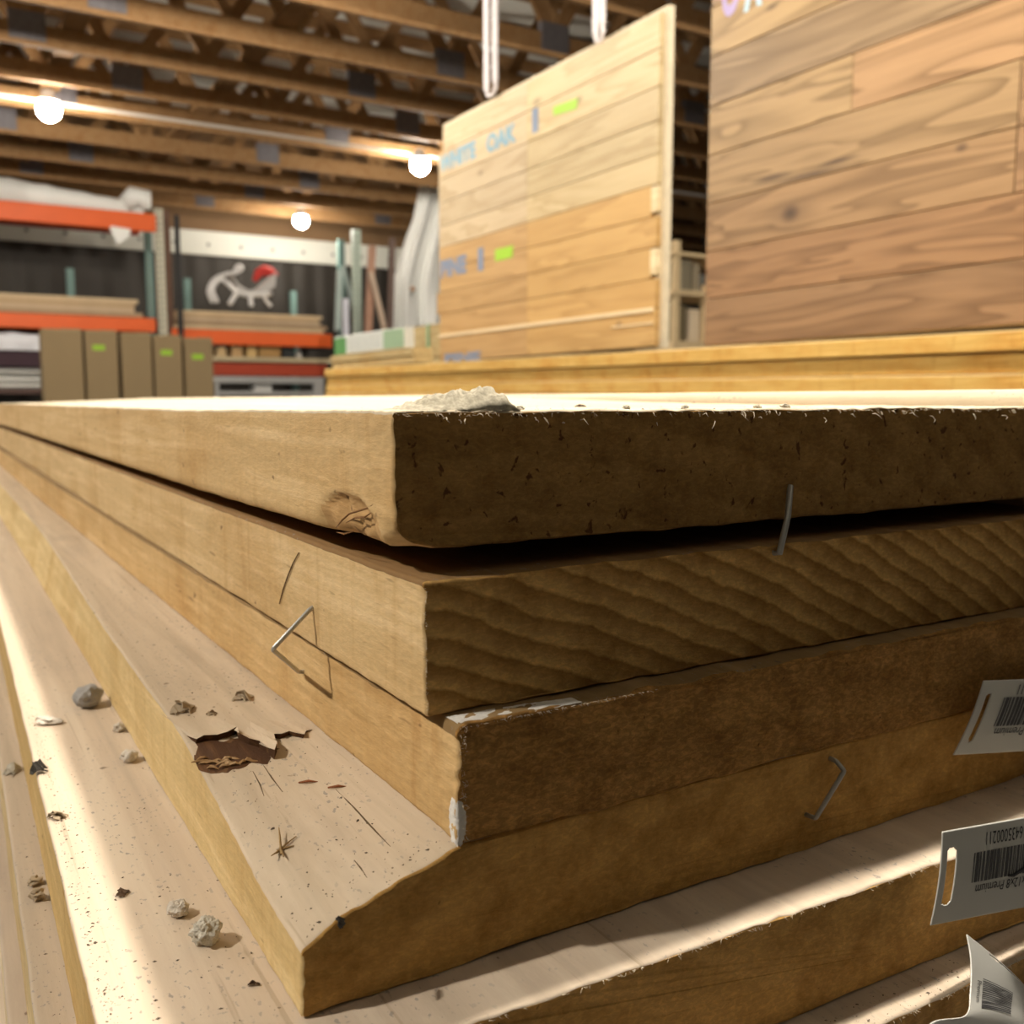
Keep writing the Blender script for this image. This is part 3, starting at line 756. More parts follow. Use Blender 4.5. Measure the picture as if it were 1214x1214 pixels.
# ------------------------------------------------------------------ roof trusses: one built with its parts, the others copied
CH = 2.30
def ord_(i): return ['nearest', 'second', 'third', 'fourth', 'fifth', 'sixth', 'seventh', 'eighth', 'ninth', 'tenth', 'eleventh', 'twelfth', 'last'][i]
TY = [3.2, 4.05, 4.9, 5.72, 6.53, 7.30, 8.06, 8.80, 9.72, 10.62, 11.45, 12.25]
x0, x1 = -3.6, 13.8
t0 = empty('roof_truss', (0, 0, CH), '', 'truss', 'timber roof trusses')
m = MB(); m.box((x0, -.02, CH), (x1, .02, CH + .14)); m.build('bottom_chord', M['truss'], t0)
m = MB(); m.box((x0, -.02, 3.34), (x1, .02, 3.45)); m.build('top_chord', M['truss'], t0)
wm = None; pm = None; nx = 0; stp = 1.16
k = 0; x = x0 + .4
while x < x1 - .8:
    for a, b in (((x, 0, CH + .12), (x + stp / 2, 0, 3.36)), ((x + stp / 2, 0, 3.36), (x + stp, 0, CH + .12))):
        m = MB(); m.bar(a, b, .09, .036, upv=(0, 1, 0)); m.build('web', M['truss'], t0)
    if k % 2 == 0:
        m = MB(); m.box((x - .11, -.026, CH + .03), (x + .11, .026, CH + .21)); m.build('gusset_plate', M['plate'], t0)
    x += stp; k += 1
for i, y in enumerate(TY):
    t = t0 if i == 0 else copy_tree(t0)
    t.location = (-.37 * (i % 3), y, CH)
    t['label'] = 'brown timber roof truss with open webs, %s %s' % (ord_(i) if i < 11 else 'rearmost,', 'from the camera' if i < 11 else 'against the back wall') if i else 'brown timber roof truss nearest the camera'
    if i == 11: t['label'] = 'brown timber roof truss right beside the back wall'
for i, (px, py) in enumerate(((352, 45), (75, 95))):
    p = onZ(px, py, CH - .005)
    m = MB(); m.box((p.x - .07, 3.0, CH + .145), (p.x + .07, 12.4, CH + .18))
    tag(m.build('roof_brace', M['truss'], None, (p.x, 3.0, CH + .145)), ('flat pale brace board laid across the truss chords, right of the leftmost lamp', 'flat brace board laid across the truss chords at the far left')[i], 'brace')
p = onZ(200, 144, CH - .03)
m = MB(); m.tube([(x0, p.y, CH - .013), (9, p.y, CH - .013)], .013, 8)
tag(m.build('conduit', plain('conduit', (.62, .58, .52), .4, .3), None, (0, p.y, CH - .013)), 'thin pale electrical conduit running under the trusses past the leftmost lamp', 'conduit')

# ------------------------------------------------------------------ lamps
def emis(name, col, s):
    m = bpy.data.materials.new(name); m.use_nodes = True; b = m.node_tree.nodes['Principled BSDF']
    b.inputs['Base Color'].default_value = (.9, .9, .88, 1); b.inputs['Emission Color'].default_value = (*col, 1); b.inputs['Emission Strength'].default_value = s
    return m
LC = (1.0, .905, .775)
LAMP = emis('lit lamp globe', LC, PB * .68 / .085 ** 2)
LAMPB = emis('lit globe of unseen lamps', LC, PB * 1.6 / .085 ** 2)
LAMPT = emis('lit lamp globe above the stack', LC, PT / .05 ** 2)
LAMPL = emis('lit lamp globe at the left', LC, PL / .06 ** 2)
M['enamel'] = plain('reflector enamel', (.55, .55, .53), .4)
M['socket'] = plain('lamp socket', (.6, .58, .55), .5)
def lamp(loc, label, r=.085, mat=None):
    hood = 2.1 if mat in (LAMPT, LAMPL) else .95
    e = empty('ceiling_lamp', loc, label, 'lamp', 'globe lamps under the trusses'); x, y, z = loc
    m = MB(); bm = bmesh.new(); bmesh.ops.create_icosphere(bm, subdivisions=2, radius=r)
    m.add([v.co + Vector(loc) for v in bm.verts], [[v.index for v in f.verts] for f in bm.faces]); bm.free()
    m.build('globe', mat or LAMP, e, smooth=True)
    m = MB(); m.tube([(x, y, z + r * .9), (x, y, z + r + .05)], [.04, .045], 12); m.build('socket', M['socket'], e)
    m = MB(); m.tube([(x, y, z + r * .62), (x, y, z + r * .75), (x, y, z + r * .9), (x, y, z + r * .98)], [r * hood, r * hood * .97, r * .8, .045], 24); m.build('reflector', M['enamel'], e, smooth=False)
    m = MB(); m.tube([(x, y, z + r + .05), (x, y, CH + .02)], .008, 6); m.build('cord', M['socket'], e)
    return e
def lampz(px, py, r): p = onZ(px, py, 2.17); return lamp(tuple(p), r)
p = onZ(58, 130, 2.17); lamp(tuple(p), 'glowing globe lamp at upper left, in front of the white conduit')
p = onZ(498, 196, 2.17); lamp(tuple(p), 'glowing globe lamp right beside the upper left corner of the hanging panel')
p = onZ(357, 262, 2.17); lamp(tuple(p), 'glowing globe lamp low over the racks, farthest from the camera')
lamp((1.04, .82, 2.17), 'globe lamp almost straight above the near stack', .05, LAMPT)
lamp((-2.22, .82, 2.17), 'globe lamp out to the left of the near stack', .06, LAMPL)
lamp((.95, 4.6, 2.17), 'globe lamp between the near stack and the leftmost lamp', .085, LAMPB)
lamp((-2.25, 4.7, 2.17), 'globe lamp in front of the left rack', .085, LAMPB)
lamp((-2.25, 8.4, 2.17), 'added unseen globe lamp brightening the left rack', .085, LAMPB)  # lamp added out of view to brighten the left rack bay
lamp((4.1, .8, 2.17), 'globe lamp beyond the large oak panel', .085, LAMPB)

# ------------------------------------------------------------------ plank panels
def panel_mat(name, ca, cb, freq=11., contrast=.5, knots=(), streaks=()):
    k = NT(name); o = k.obj()
    at = k.new('ShaderNodeAttribute', attribute_name='tone'); at2 = k.new('ShaderNodeAttribute', attribute_name='shift')
    so = k.vmath('ADD', o, at2.outputs['Vector'])
    n = k.noise(k.vmath('MULTIPLY', so, (1., .7, 7.5)), 1.1, 3, .55, .5)
    ph = k.math('FRACT', k.math('MULTIPLY', n, freq))
    ring = k.ramp(ph, [(0., (1,)*3), (.45, (.8,)*3), (.8, (.25,)*3), (.93, (0,)*3), (1., (1,)*3)])
    f = k.noise(k.vmath('MULTIPLY', so, (30., 5., 150.)), 1.0, 5, .6)
    c = k.mix(k.math('MULTIPLY', ring, 1.0), k.mix(contrast, cb, ca), cb) if False else k.mix(ring, k.mix(1 - contrast, ca, cb), cb)
    c = k.mix(k.math('MULTIPLY', k.step(f, .35, .7), .3), c, ca)
    c = k.mix(1., c, at.outputs['Color'], 'MULTIPLY')
    for (y, z, ry, rz, s) in list(knots) + list(streaks):
        wob = k.vmath('MULTIPLY', k.vmath('SUBTRACT', k.new('ShaderNodeTexNoise').outputs[1], (.5, .5, .5)), (0, ry * .6, rz * .6))
        d = k.vmath('LENGTH', k.vmath('MULTIPLY', k.vmath('SUBTRACT', o, (0, y, z)), (0, 1 / ry, 1 / rz)))
        c = k.mix(k.math('MULTIPLY', k.step(d, 1.0, .25), s), c, (.045, .025, .015))
    k.bump(f, .1, .001)
    return k.fin(c, .5, 0, .35)
def add_attr(o, name, vals):
    a = o.data.attributes.new(name, 'FLOAT_COLOR', 'CORNER')
    for p in o.data.polygons:
        for li in p.loop_indices: a.data[li].color = (*vals[p.index], 1)
def plank_face(parent, name, mat, planks, x, th, gap=.0026):
    """planks: (y0,y1,z0,z1,tone) boxes facing -X"""
    m = MB(); tones = []; sh = []; r = random.Random(5)
    for (y0, y1, z0, z1, tone) in planks:
        g = gap / 2; s = (r.uniform(0, 9), r.uniform(0, 9), r.uniform(0, 9))
        m.box((x, y0 + g, z0 + g), (x + th, y1 - g, z1 - g)); tones += [tone] * 6; sh += [s] * 6
    o = m.build(name, mat, parent); add_attr(o, 'tone', tones); add_attr(o, 'shift', sh); bevel(o, .0012, 1); return o
def stamp(parent, s, x, y0, z0, h, wd, mat, name='stamp', shear=0.0):
    """ink lettering read along -Y on a face towards -X"""
    vs, fs = text_mesh(s, .055); x1 = max(v.x for v in vs); m = MB()
    for v in vs: m.v.append((x, y0 - v.x / x1 * wd, z0 + v.y / .7 * h + shear * v.x / x1 * wd))
    for q in fs: m.f.append(q); m.m.append(0)
    return m.build(name, mat, parent)
blue = plain('pale blue stencil ink', (.20, .34, .43), .7, 0, .2, 30)
blue2 = plain('grey blue stencil ink', (.19, .24, .34), .7, 0, .2, 30)
lime = plain('lime sticker', (.31, .55, .04), .5, 0, .1, 20)
# panel A (hangs on two rope loops)
XA = 2.2
pa = empty('plank_panel', (XA, 3.52, .19), 'hanging sample panel of pale planks, light above and yellow below, with blue stencils', 'panel', 'plank sample panels')
MA = panel_mat('pale oak planks', (.41, .29, .145), (.60, .47, .28), 6., .7,
               knots=[(-.35, .95, .035, .018, .55), (-.05, 1.02, .05, .02, .5), (.42, .83, .03, .014, .5), (-.62, .09, .025, .016, .55)])
MA.node_tree.nodes['Principled BSDF'].inputs['Roughness'].default_value = .55
yl, yr = 4.36, 2.69; ys_ = onX(625, 300, XA).y
zl = [1.30, 1.17, 1.03, .925, .815, .705, .60, .50, .405, .305, .255, .19]
zl = [1.305 - (1.305 - .19) * t for t in (0, .105, .215, .315, .415, .505, .60, .695, .79, .885, 1.0)]
planks = []; r = random.Random(2)
up = (.88, .90, .88); lo = (.90, .74, .49)
for i in range(10):
    base = up if i < 5 else lo
    v = r.uniform(.9, 1.07); tl = tuple(b * v * (1.0 if i < 5 else 1.0) for b in base)
    gl = .97 if i < 5 else .90; tl2 = tuple(b * v * gl * q for b, q in zip(base, (1.0, 1.0, 1.12)))
    yl2 = yl - (.05 if i == 0 else 0) + (.03 if i == 7 else 0)
    planks.append((ys_, yl2, zl[i+1], zl[i], tl2)); planks.append((yr + (.035 if i in (5, 7) else .0), ys_ + .0016, zl[i+1], zl[i], tl))
    if i in (5, 7): planks.append((yr, yr + .0366, zl[i+1] + .012, zl[i] - .004, (1.25, 1.35, 1.5)))
plank_face(pa, 'plank_face', MA, planks, XA, .02)
m = MB(); m.box((XA + .02, yr - .02, .185), (XA + .045, yl - .02, 1.325)); m.build('backing_board', plain('pale plywood backing', (.58, .50, .36), .7, 0, .2, 30), pa)
m = MB(); m.box((XA - .006, yr + .01, zl[9] - .008), (XA + .001, yl, zl[9] + .006)); m.box((XA - .004, yr + .01, .268), (XA + .001, yr + .25, .274)); 
m.build('batten', plain('pale batten', (.70, .58, .38), .6), pa)
xs = XA - .0012
q = onX(522, 204, xs); e_ = onX(564, 181, xs); stamp(pa, 'WHITE', xs, q.y, q.z, .068, q.y - e_.y, blue)
q = onX(577, 181, xs); e_ = onX(612, 164, xs); stamp(pa, 'OAK', xs, q.y, q.z, .07, q.y - e_.y, blue)
q = onX(630, 157, xs); e_ = onX(638, 155, xs); stamp(pa, 'I', xs, q.y, q.z, .085, q.y - e_.y, blue2)
q = onX(522, 329, xs); e_ = onX(553, 323, xs); stamp(pa, 'PINE', xs, q.y, q.z, .075, q.y - e_.y, blue2)
q = onX(566, 320, xs); e_ = onX(573, 319, xs); stamp(pa, 'I', xs, q.y, q.z, .09, q.y - e_.y, blue2)
q = onX(527, 430, xs); e_ = onX(570, 427, xs); stamp(pa, 'PINE', xs, q.y, q.z, .04, q.y - e_.y, blue2)
for (a, b, c, d) in (((656, 127), (685, 116), (683, 129), (656, 137)), ((587, 296), (608, 291), (607, 305), (587, 310))):
    vs = [onX(*t, XA - .0018) for t in (a, b, c, d)]; m = MB(); m.add(vs + [v + Vector((.0016, 0, 0)) for v in vs], [(0,1,2,3),(7,6,5,4),(0,4,5,1),(1,5,6,2),(2,6,7,3),(3,7,4,0)])
    lab(m.build('sticker', lime, pa), 'lime green sticker')
# rope loops
M['rope'] = plain('white braided rope', (.74, .70, .72), .8, 0, .15, 80)
M['ropefleck'] = plain('rope fleck', (.45, .22, .30), .8)
def rope(px0, px1, pyb, label):
    a = onX(px0, pyb, XA - .012); b = onX(px1, pyb - 12, XA - .012)
    e = empty('rope_loop', tuple(a), label, 'rope', 'rope loops holding the plank panel')
    for s, p in ((0, a), (1, b)):
        top = Vector((p.x, p.y, CH + .16)); L = (top - p).length; nseg = int(L / .006)
        ropeo = None
        m = MB()
        for st in range(3):
            pts = []
            for i in range(nseg + 1):
                t = i / nseg; an = t * L / .034 * 2 * math.pi + st * 2 * math.pi / 3
                pts.append(p.lerp(top, t) + Vector((math.cos(an), math.sin(an), 0)) * .0085)
            m.tube(pts, .0062, 6, 1 if st == 0 and False else 0)
        lab(m.build('strand', [M['rope'], M['ropefleck']], e, smooth=True), 'twisted white strand')
    m = MB(); m.tube([a, a + Vector((.004, 0, -.02)), (a + b) / 2 + Vector((.012, 0, -.035)), b + Vector((.004, 0, -.02)), b], .008, 8); m.build('knot', M['rope'], e, smooth=True)
rope(577, 587, 108, 'white twisted rope loop at the upper left corner of the hanging panel')
rope(706, 714, 42, 'white twisted rope loop near the middle of the hanging panel top edge')

# panel B (stands on the neighbour stack)
XB = 1.95
MBm = panel_mat('brown oak planks', (.29, .155, .065), (.52, .33, .165), 10., .85,
    knots=[], streaks=[])
pitch = .1335; zb = .158; yb0 = 2.163; ybr = .55
pb = empty('plank_panel', (XB, 1.6, zb), 'large brown oak plank panel at the right with dark knot and streak', 'panel', 'plank sample panels')
kn = onX(937, 253, XB); s1_ = onX(960, 207, XB); s2_ = onX(993, 191, XB); s0_ = onX(915, 211, XB); k2 = onX(1140, 175, XB); k3 = onX(915, 8, XB)
MBm = panel_mat('brown oak planks', (.135, .085, .043), (.285, .195, .112), 9., .85,
    knots=[(kn.y - 1.6, kn.z - zb, .036, .026, .85), (kn.y - 1.6, kn.z - zb, .11, .05, .35), (k2.y - 1.6, k2.z - zb, .02, .012, .7), (k3.y - 1.6, k3.z - zb, .03, .012, .6)],
    streaks=[(s1_.y - 1.6, s1_.z - zb, .14, .012, .7), (s2_.y - 1.6, s2_.z - zb, .08, .010, .8), (s0_.y - 1.6, s0_.z - zb, .09, .013, .75)])
def J(px, py): return onX(px, py, XB).y
rows = [([], [(.86, .76, .70)]), ([], [(1.0, .84, .72)]),
        ([J(1203, 205)], [(1.08, .98, .85), (1.0, .88, .78)]),
        ([J(1203, 205) * 0 + J(1050, 262) * 0 + J(1203, 205)], [(1.12, 1.08, .95), (1.0, .9, .8)]),
        ([J(1007, 180)], [(1.2, 1.18, 1.02), (1.25, 1.12, .98)]),
        ([], [(.93, .93, .90)]), ([J(1021, 50)], [(1.28, 1.28, 1.1), (.85, .80, .76)]),
        ([], [(.98, .95, .92)]), ([], [(1.0, .98, .96)])]
planks = []
for i, (js, tn) in enumerate(rows):
    z_ = zb + i * pitch; yy = [yb0] + js + [ybr]
    for a, b, t in zip(yy, yy[1:], tn): planks.append((b, a, z_, z_ + pitch, t))
plank_face(pb, 'plank_face', MBm, planks, XB, .02)
m = MB(); m.box((XB + .02, ybr, zb), (XB + .045, yb0 - .006, zb + 9 * pitch)); m.build('backing_board', plain('panel backing', (.5, .42, .3), .7), pb)
pur = plain('purple stencil ink', (.36, .30, .50), .7); sky = plain('sky blue stencil ink', (.36, .50, .58), .7)
q = onX(856, 20, XB); e_ = onX(876, 14, XB); stamp(pb, 'O', XB - .0012, q.y, q.z, .1, q.y - e_.y, pur)
q = onX(884, 11, XB); e_ = onX(904, 2, XB); stamp(pb, 'A', XB - .0012, q.y, q.z, .1, q.y - e_.y, sky)

# ------------------------------------------------------------------ neighbour stack
M['ylw'] = board_side('yellow pine edge', (.60, .37, .10), (.76, .54, .19), 81., .76, (.85, .65, .4))
ylt = board_top('yellow pine top', (.62, .44, .2), (.74, .56, .3), 81., .2); yle = board_end('yellow pine end', (.5, .32, .12), (.38, .22, .08), (0, -.5), .016, .4, 81.)
GN = 'yellow boards of the neighbour stack'
for i, (nm, dx_) in enumerate((('topmost', 0.0), ('second from top', .012), ('third from top', .004), ('lowest', .0))):
    zt = .1290 - .0398 * i
    s = (lambda zt, dx_: lambda y: (1.72 + dx_, zt - .0375, 1.72 + dx_, zt, [(1.87, zt), (2.02, zt)], 2.02, (.002, .003)))(zt, dx_)
    make_board('lumber_board', .62 + .05 * (i % 2), 4.07 - .06 * (i % 2), s, [M['ylw'], ylt, yle], 'long yellow board in the neighbour stack under the panels, %s' % nm, GN,
               warp=lambda x, y, z: .0078 * (y - 1.05), seed=90 + i, ring0=.04)
for y in (1.0, 4.2):
    m = MB(); zt_ = .129 - .0398 * 3 - .0375 + .0078 * (y - 1.05) - .0005
    m.box((1.74, y - .06, FLOOR), (2.0, y + .06, zt_)); tag(m.build('bearer_timber', bw, None, (1.74, y, FLOOR)), 'tall timber bearer under the neighbour stack, %s end' % ('near' if y < 2 else 'far'), 'timber')
M['olive'] = board_side('weathered olive pack', (.44, .34, .17), (.56, .45, .25), 91., .78)
zs = .129 + .0078 * (4.2 - 1.05)
def ply(m, x0, x1, y0, y1, z0, z1, n):
    for i in range(n):
        a = z0 + (z1 - z0) * i / n; b = z0 + (z1 - z0) * (i + 1) / n - .002; j = .006 * ((i * 37) % 5 - 2) / 2
        m.box((x0 + abs(j), y0 + j, a), (x1, y1 + j, b))
e = empty('board_bundle', (1.76, 4.2, zs + .006), 'olive bundle of boards under the green and white wrapped pack', 'bundle'); m = MB(); ply(m, 1.75, 1.84, 3.72, 4.68, zs + .006, zs + .07, 2); m.build('boards', M['olive'], e)
e = empty('wrapped_pack', (1.76, 4.2, zs + .07), 'lumber pack wrapped in green and white printed film on the neighbour stack', 'pack')
zp0, zp1 = zs + .071, zs + .160
m = MB(); m.box((1.762, 3.83, zp0), (1.812, 4.66, zp1)); bevel(m.build('wrap', plain('white printed film', (.60, .62, .59), .45, 0, .08, 20), e), .004)
gm = plain('green print', (.10, .27, .09), .5); gm2 = plain('faded green print', (.28, .40, .26), .5)
m = MB(); m.box((1.7612, 4.50, zp0 + .001), (1.763, 4.655, zp1 - .006)); m.build('green_band', gm, e)
m = MB(); m.box((1.7612, 3.832, zp0 + .004), (1.763, 4.05, zp1 - .004)); m.build('green_band', gm2, e)
m = MB(); r = random.Random(4)
for k in range(7):
    z = zp0 + .012 + k * .0105; y = 4.46
    while y > 4.10:
        w = r.uniform(.01, .05); m.box((1.7614, max(4.09, y - w), z), (1.763, y, z + .004)); y -= w + r.uniform(.006, .03)
o = m.build('small_print', plain('grey small print', (.42, .45, .44), .5), e)
# pack with green strap behind
e = empty('board_bundle', (2.42, 4.9, FLOOR), 'olive board pack with a green strap behind the wrapped pack', 'bundle')
m = MB(); ply(m, 2.42, 2.9, 4.1, 5.30, FLOOR, .42, 14); m.build('boards', M['olive'], e)
ys2 = onX(508, 405, 2.42).y; m = MB(); m.box((2.414, ys2 - .012, FLOOR), (2.4195, ys2 + .012, .4215)); m.box((2.414, ys2 - .012, .4203), (2.9, ys2 + .012, .4225)); lab(m.build('strap', plain('green strap', (.30, .48, .28), .5), e), 'pale green strap')

# ------------------------------------------------------------------ white draped sheet
YS = 10.5
cols = 30; rowsn = 24; m = MB()
L_ = [(497, 222), (490, 258), (480, 285), (471, 315), (465, 335), (464, 365), (464, 392)]
Rt = [(560, 195), (558, 240), (556, 270), (552, 300), (548, 335), (546, 365), (545, 392)]
def poly(P, t):
    x = t * (len(P) - 1); i = min(int(x), len(P) - 2); t = x - i
    return (P[i][0] * (1 - t) + P[i+1][0] * t, P[i][1] * (1 - t) + P[i+1][1] * t)
for j in range(rowsn + 1):
    t = j / rowsn; a = poly(L_, t); b = poly(Rt, t)
    for i in range(cols + 1):
        s = i / cols; px = a[0] * (1 - s) + b[0] * s; py = a[1] * (1 - s) + b[1] * s
        if j == rowsn: py += 5 * math.sin(s * 9 + 1)
        fold = .09 * math.sin(s * 19 + .8 * math.sin(t * 4)) + .04 * math.sin(s * 43 + 2)
        m.v.append(tuple(onY(px, py, YS + fold * (.4 + .6 * t))))
m.add([], []); n = cols + 1
for j in range(rowsn):
    for i in range(cols): m.f.append([j*n+i, j*n+i+1, (j+1)*n+i+1, (j+1)*n+i]); m.m.append(0)
white = plain('white plastic sheeting', (.86, .87, .84), .5, 0, .05, 3)
e = empty('plastic_sheet', tuple(onY(500, 380, YS)), 'white draped plastic sheet hanging behind the panel edge', 'sheet')
o = m.build('sheet', white, e, smooth=True); o.modifiers.new('thickness', 'SOLIDIFY').thickness = .004
c = onY(487, 343, YS - .14); m = MB(); m.tube([c, c + Vector((.02, -.004, .01)), c + Vector((.05, 0, -.01))], [.02, .03, .012], 8); m.build('tape_patch', plain('brown tape', (.40, .20, .07), .6), e)

# ------------------------------------------------------------------ pallet racks
YR = 11.3; RD = .9
orange = plain('orange rack beam', (.78, .13, .025), .45, 0, .08, 6)
redb = plain('dark red rack beam', (.36, .05, .02), .5, 0, .1, 6)
cream = plain('cream perforated upright', (.58, .56, .44), .5, 0, .08, 20)
teal = plain('teal upright', (.16, .27, .25), .5, 0, .15, 20)
pale = plain('pale green upright', (.46, .55, .47), .5, 0, .1, 20)
hole = plain('upright slot', (.16, .17, .14), .7)
def upright(parent, px, pyt, y, mat, w=.085, zb_=FLOOR, holes=True, name='upright', tilt=0):
    p = onY(px, pyt, y); m = MB(); m.box((p.x - w / 2, y, zb_), (p.x + w / 2, y + .07, p.z)); o = m.build(name, mat, parent)
    if holes:
        m = MB(); z = max(zb_ + .05, -.05)
        while z < p.z - .04: 
            m.box((p.x - w * .28, y - .002, z), (p.x + w * .06, y + .001, z + .03)); z += .065
        m.build('slot_row', hole, o)
    return p.x, p.z
def beam(parent, pxa, pya, pxb, pyb, y, th, mat, name='beam', depth=.05):
    a = onY(pxa, pya, y); b = onY(pxb, pyb, y); z = (a.z + b.z) / 2
    m = MB(); m.box((a.x, y - depth, z - th / 2), (b.x, y - .001, z + th / 2)); bevel(m.build(name, mat, parent), .008); return z
ra = empty('pallet_rack', tuple(onY(183, 470, YR)[:2]) + (FLOOR,), 'left pallet rack with two orange beams and cream upright', 'rack', 'orange pallet racks')
upright(ra, 188, 247, YR, cream); upright(ra, 175, 262, YR + RD, teal, .08)
upright(ra, 83, 318, YR + RD + .2, teal, .08, holes=False); 
zA = beam(ra, -190, 229, 184, 268, YR, .19, orange); zAm = beam(ra, -190, 366, 184, 391, YR, .15, orange)
m = MB(); xa_ = onY(-190, 300, YR).x; xb_ = onY(184, 300, YR).x; m.box((xa_, YR + RD - .05, zA + .0), (xb_, YR + RD, zA + .092)); m.build('rear_beam', redb, ra)
m = MB(); m.box((xa_, YR + RD - .05, zAm - .07), (xb_, YR + RD, zAm + .05)); m.build('rear_beam', redb, ra)
m = MB(); m.box((xa_ + .02, YR, zAm + .01), (xb_, YR + RD, zAm + .03)); m.build('shelf_deck', redb, ra)
zAl = onY(20, 424, YR).z
m = MB(); m.box((xa_, YR - .02, zAl - .09), (onY(180, 424, YR).x, YR + RD, zAl + .075)); m.build('lower_shelf', plain('dark purple shelf', (.05, .025, .035), .7), ra)
rb = empty('pallet_rack', tuple(onY(300, 470, YR)[:2]) + (FLOOR,), 'right pallet rack with one orange beam and the sleigh ornament above', 'rack', 'orange pallet racks')
upright(rb, 197, 250, YR + .05, plain('brown rack post', (.16, .09, .06), .6), .07, holes=False)
zBm = beam(rb, 203, 393, 392, 409, YR, .16, orange)
xl_ = onY(205, 400, YR).x; xr_ = onY(392, 400, YR).x
m = MB(); m.box((xl_, YR, zBm + .03), (xr_, YR + RD, zBm + .05)); m.build('shelf_deck', redb, rb)
upright(rb, 222, 330, YR + RD + .2, teal, .08, holes=False); upright(rb, 348, 345, YR + RD + .2, teal, .08, holes=False)
zBl = beam(rb, 252, 436, 386, 441, YR, .14, redb)
zsh = onY(320, 427, YR).z
m = MB(); m.box((onY(250, 430, YR).x, YR - .03, zsh - .02), (xr_, YR + RD, zsh + .03)); m.build('shelf_board', plain('pale shelf board', (.50, .42, .27), .7), rb)
m = MB(); p = onY(209, 255, YR - .1); m.box((p.x - .025, YR - .12, FLOOR), (p.x + .025, YR - .08, p.z))
tag(m.build('black_pole', plain('black pole', (.02, .02, .02), .5), None, (p.x, YR - .1, FLOOR)), 'thin black pole standing between the two pallet racks', 'pole')
# upright frame at the right end and leaning pieces
fr = empty('rack_frame', tuple(onY(415, 470, 10.6)[:2]) + (FLOOR,), 'rack end frame with a tall pale green perforated post and grey braces', 'rack frame')
upright(fr, 423, 272, 10.6, pale, .09, name='post'); upright(fr, 405, 284, 11.4, teal, .075, holes=False, name='post')
for (a, b, w) in (((407, 315), (421, 370), .05), ((403, 320), (400, 392), .06)):
    m = MB(); m.bar(onY(*a, 10.95), onY(*b, 10.85), w, .04); m.build('brace', plain('grey brace', (.38, .46, .44), .5), fr)
m = MB(); m.box(tuple(onY(406, 430, 10.45)), tuple(onY(412, 354, 10.55))); 
p = onY(409, 354, 10.45)
m = MB(); m.box((p.x - .03, 10.42, FLOOR), (p.x + .03, 10.48, p.z)); tag(m.build('white_post', plain('bluish white post', (.60, .62, .70), .5), None, (p.x, 10.45, FLOOR)), 'short bluish white post beside the green perforated post', 'post')
woods = [((441, 292), (433, 470), .075, (.38, .22, .15), 'brown wooden stud standing right of the perforated post'), ((439, 322), (468, 440), .055, (.48, .37, .28), 'greyer wooden stud leaning against the brown stud'),
         ((465, 282), (460, 470), .06, (.13, .09, .075), 'dark post just left of the white plastic sheet')]
for i, (a, b, w, col, lb) in enumerate(woods):
    A_ = onY(*a, 10.3 - .1 * i); B_ = onY(*b, 10.3 - .1 * i); B_ = A_ + (B_ - A_) * ((FLOOR - A_.z) / (B_.z - A_.z))
    m = MB(); m.bar(A_, B_, w, .05); tag(m.build('wooden_stud', plain('stud %d' % i, col, .75, 0, .2, 10), None, tuple(B_)), lb, 'stud')
# lumber on the racks
GL = ('boards stored on the left rack', 'boards stored on the right rack')
shelfwood = [plain('shelf lumber %d' % i, c, .75, 0, .18, 5) for i, c in enumerate(((.62, .48, .30), (.52, .37, .22), (.58, .44, .29), (.44, .31, .19)))]
for s, (zz, xa, xb, n, top) in enumerate(((zAm + .031, xa_ + .05, onY(170, 370, YR).x, 5, (100, 352)), (zBm + .051, xl_ + .02, onY(388, 390, YR).x, 6, (300, 371)))):
    zt = onY(*top, YR).z; hh = (zt - zz) / n; r = random.Random(s + 3)
    for i in range(n):
        off = r.uniform(-.06, .04); m = MB(); m.box((xa + r.uniform(0, .04), YR - .04 + r.uniform(-.02, .03), zz + hh * i + .001), (xb + off - (.02 * i), YR + .55, zz + hh * (i + 1) - .004))
        nm = ['lowest', 'second', 'third', 'fourth', 'fifth', 'sixth'][i] if i < n - 1 else 'topmost'
        o = m.build('stored_board', shelfwood[(i * 3 + s) % 4], None, (xa, YR, zz + hh * i)); tag(o, 'flat board stored on the %s rack, %s of its pile' % (('left', 'right')[s], nm), 'board', GL[s])
# wrapped bundle on the top beam
zt = zA + .095; m = MB(); pts = []; rr = []
for i in range(26):
    t = i / 25; px = -190 + 360 * t; ptop = onY(px, 190 + 50 * (px + 60) / 230 if px > -60 else 190, YR + .3)
    x = onY(px, 240, YR + .2).x; hh = max(.16, (onY(px, 208 + 32 * max(0, px) / 168, YR + .2).z - zt)) / 2 * (1.0 if t < .96 else .7)
    pts.append((x, YR + .25, zt + hh)); rr.append(hh * (1 + .06 * math.sin(i * 2.3)))
m.tube(pts, rr, 18); e = empty('wrapped_bundle', (pts[12][0], YR + .25, zt), 'long white plastic wrapped bundle on the top beam of the left rack', 'bundle')
m.build('wrapping', white, e, smooth=True); p = onY(164, 236, YR + .1)
m = MB(); m.tube([p + Vector((-.12, .1, -.05)), p + Vector((-.03, .05, .03)), p + Vector((.06, 0, .02)), p + Vector((.08, 0, -.1))], [.09, .12, .10, .05], 10); m.build('loose_end', white, e, smooth=True)
p = onY(140, 277, YR - .04); m = MB(); m.add([p + Vector((-.10, 0, .10)), p + Vector((.14, 0, .08)), p + Vector((.10, -.03, -.04)), p + Vector((-.02, -.03, -.12))], [(0,1,2,3)])
o = m.build('plastic_flap', white, e); o.modifiers.new('thickness', 'SOLIDIFY').thickness = .004
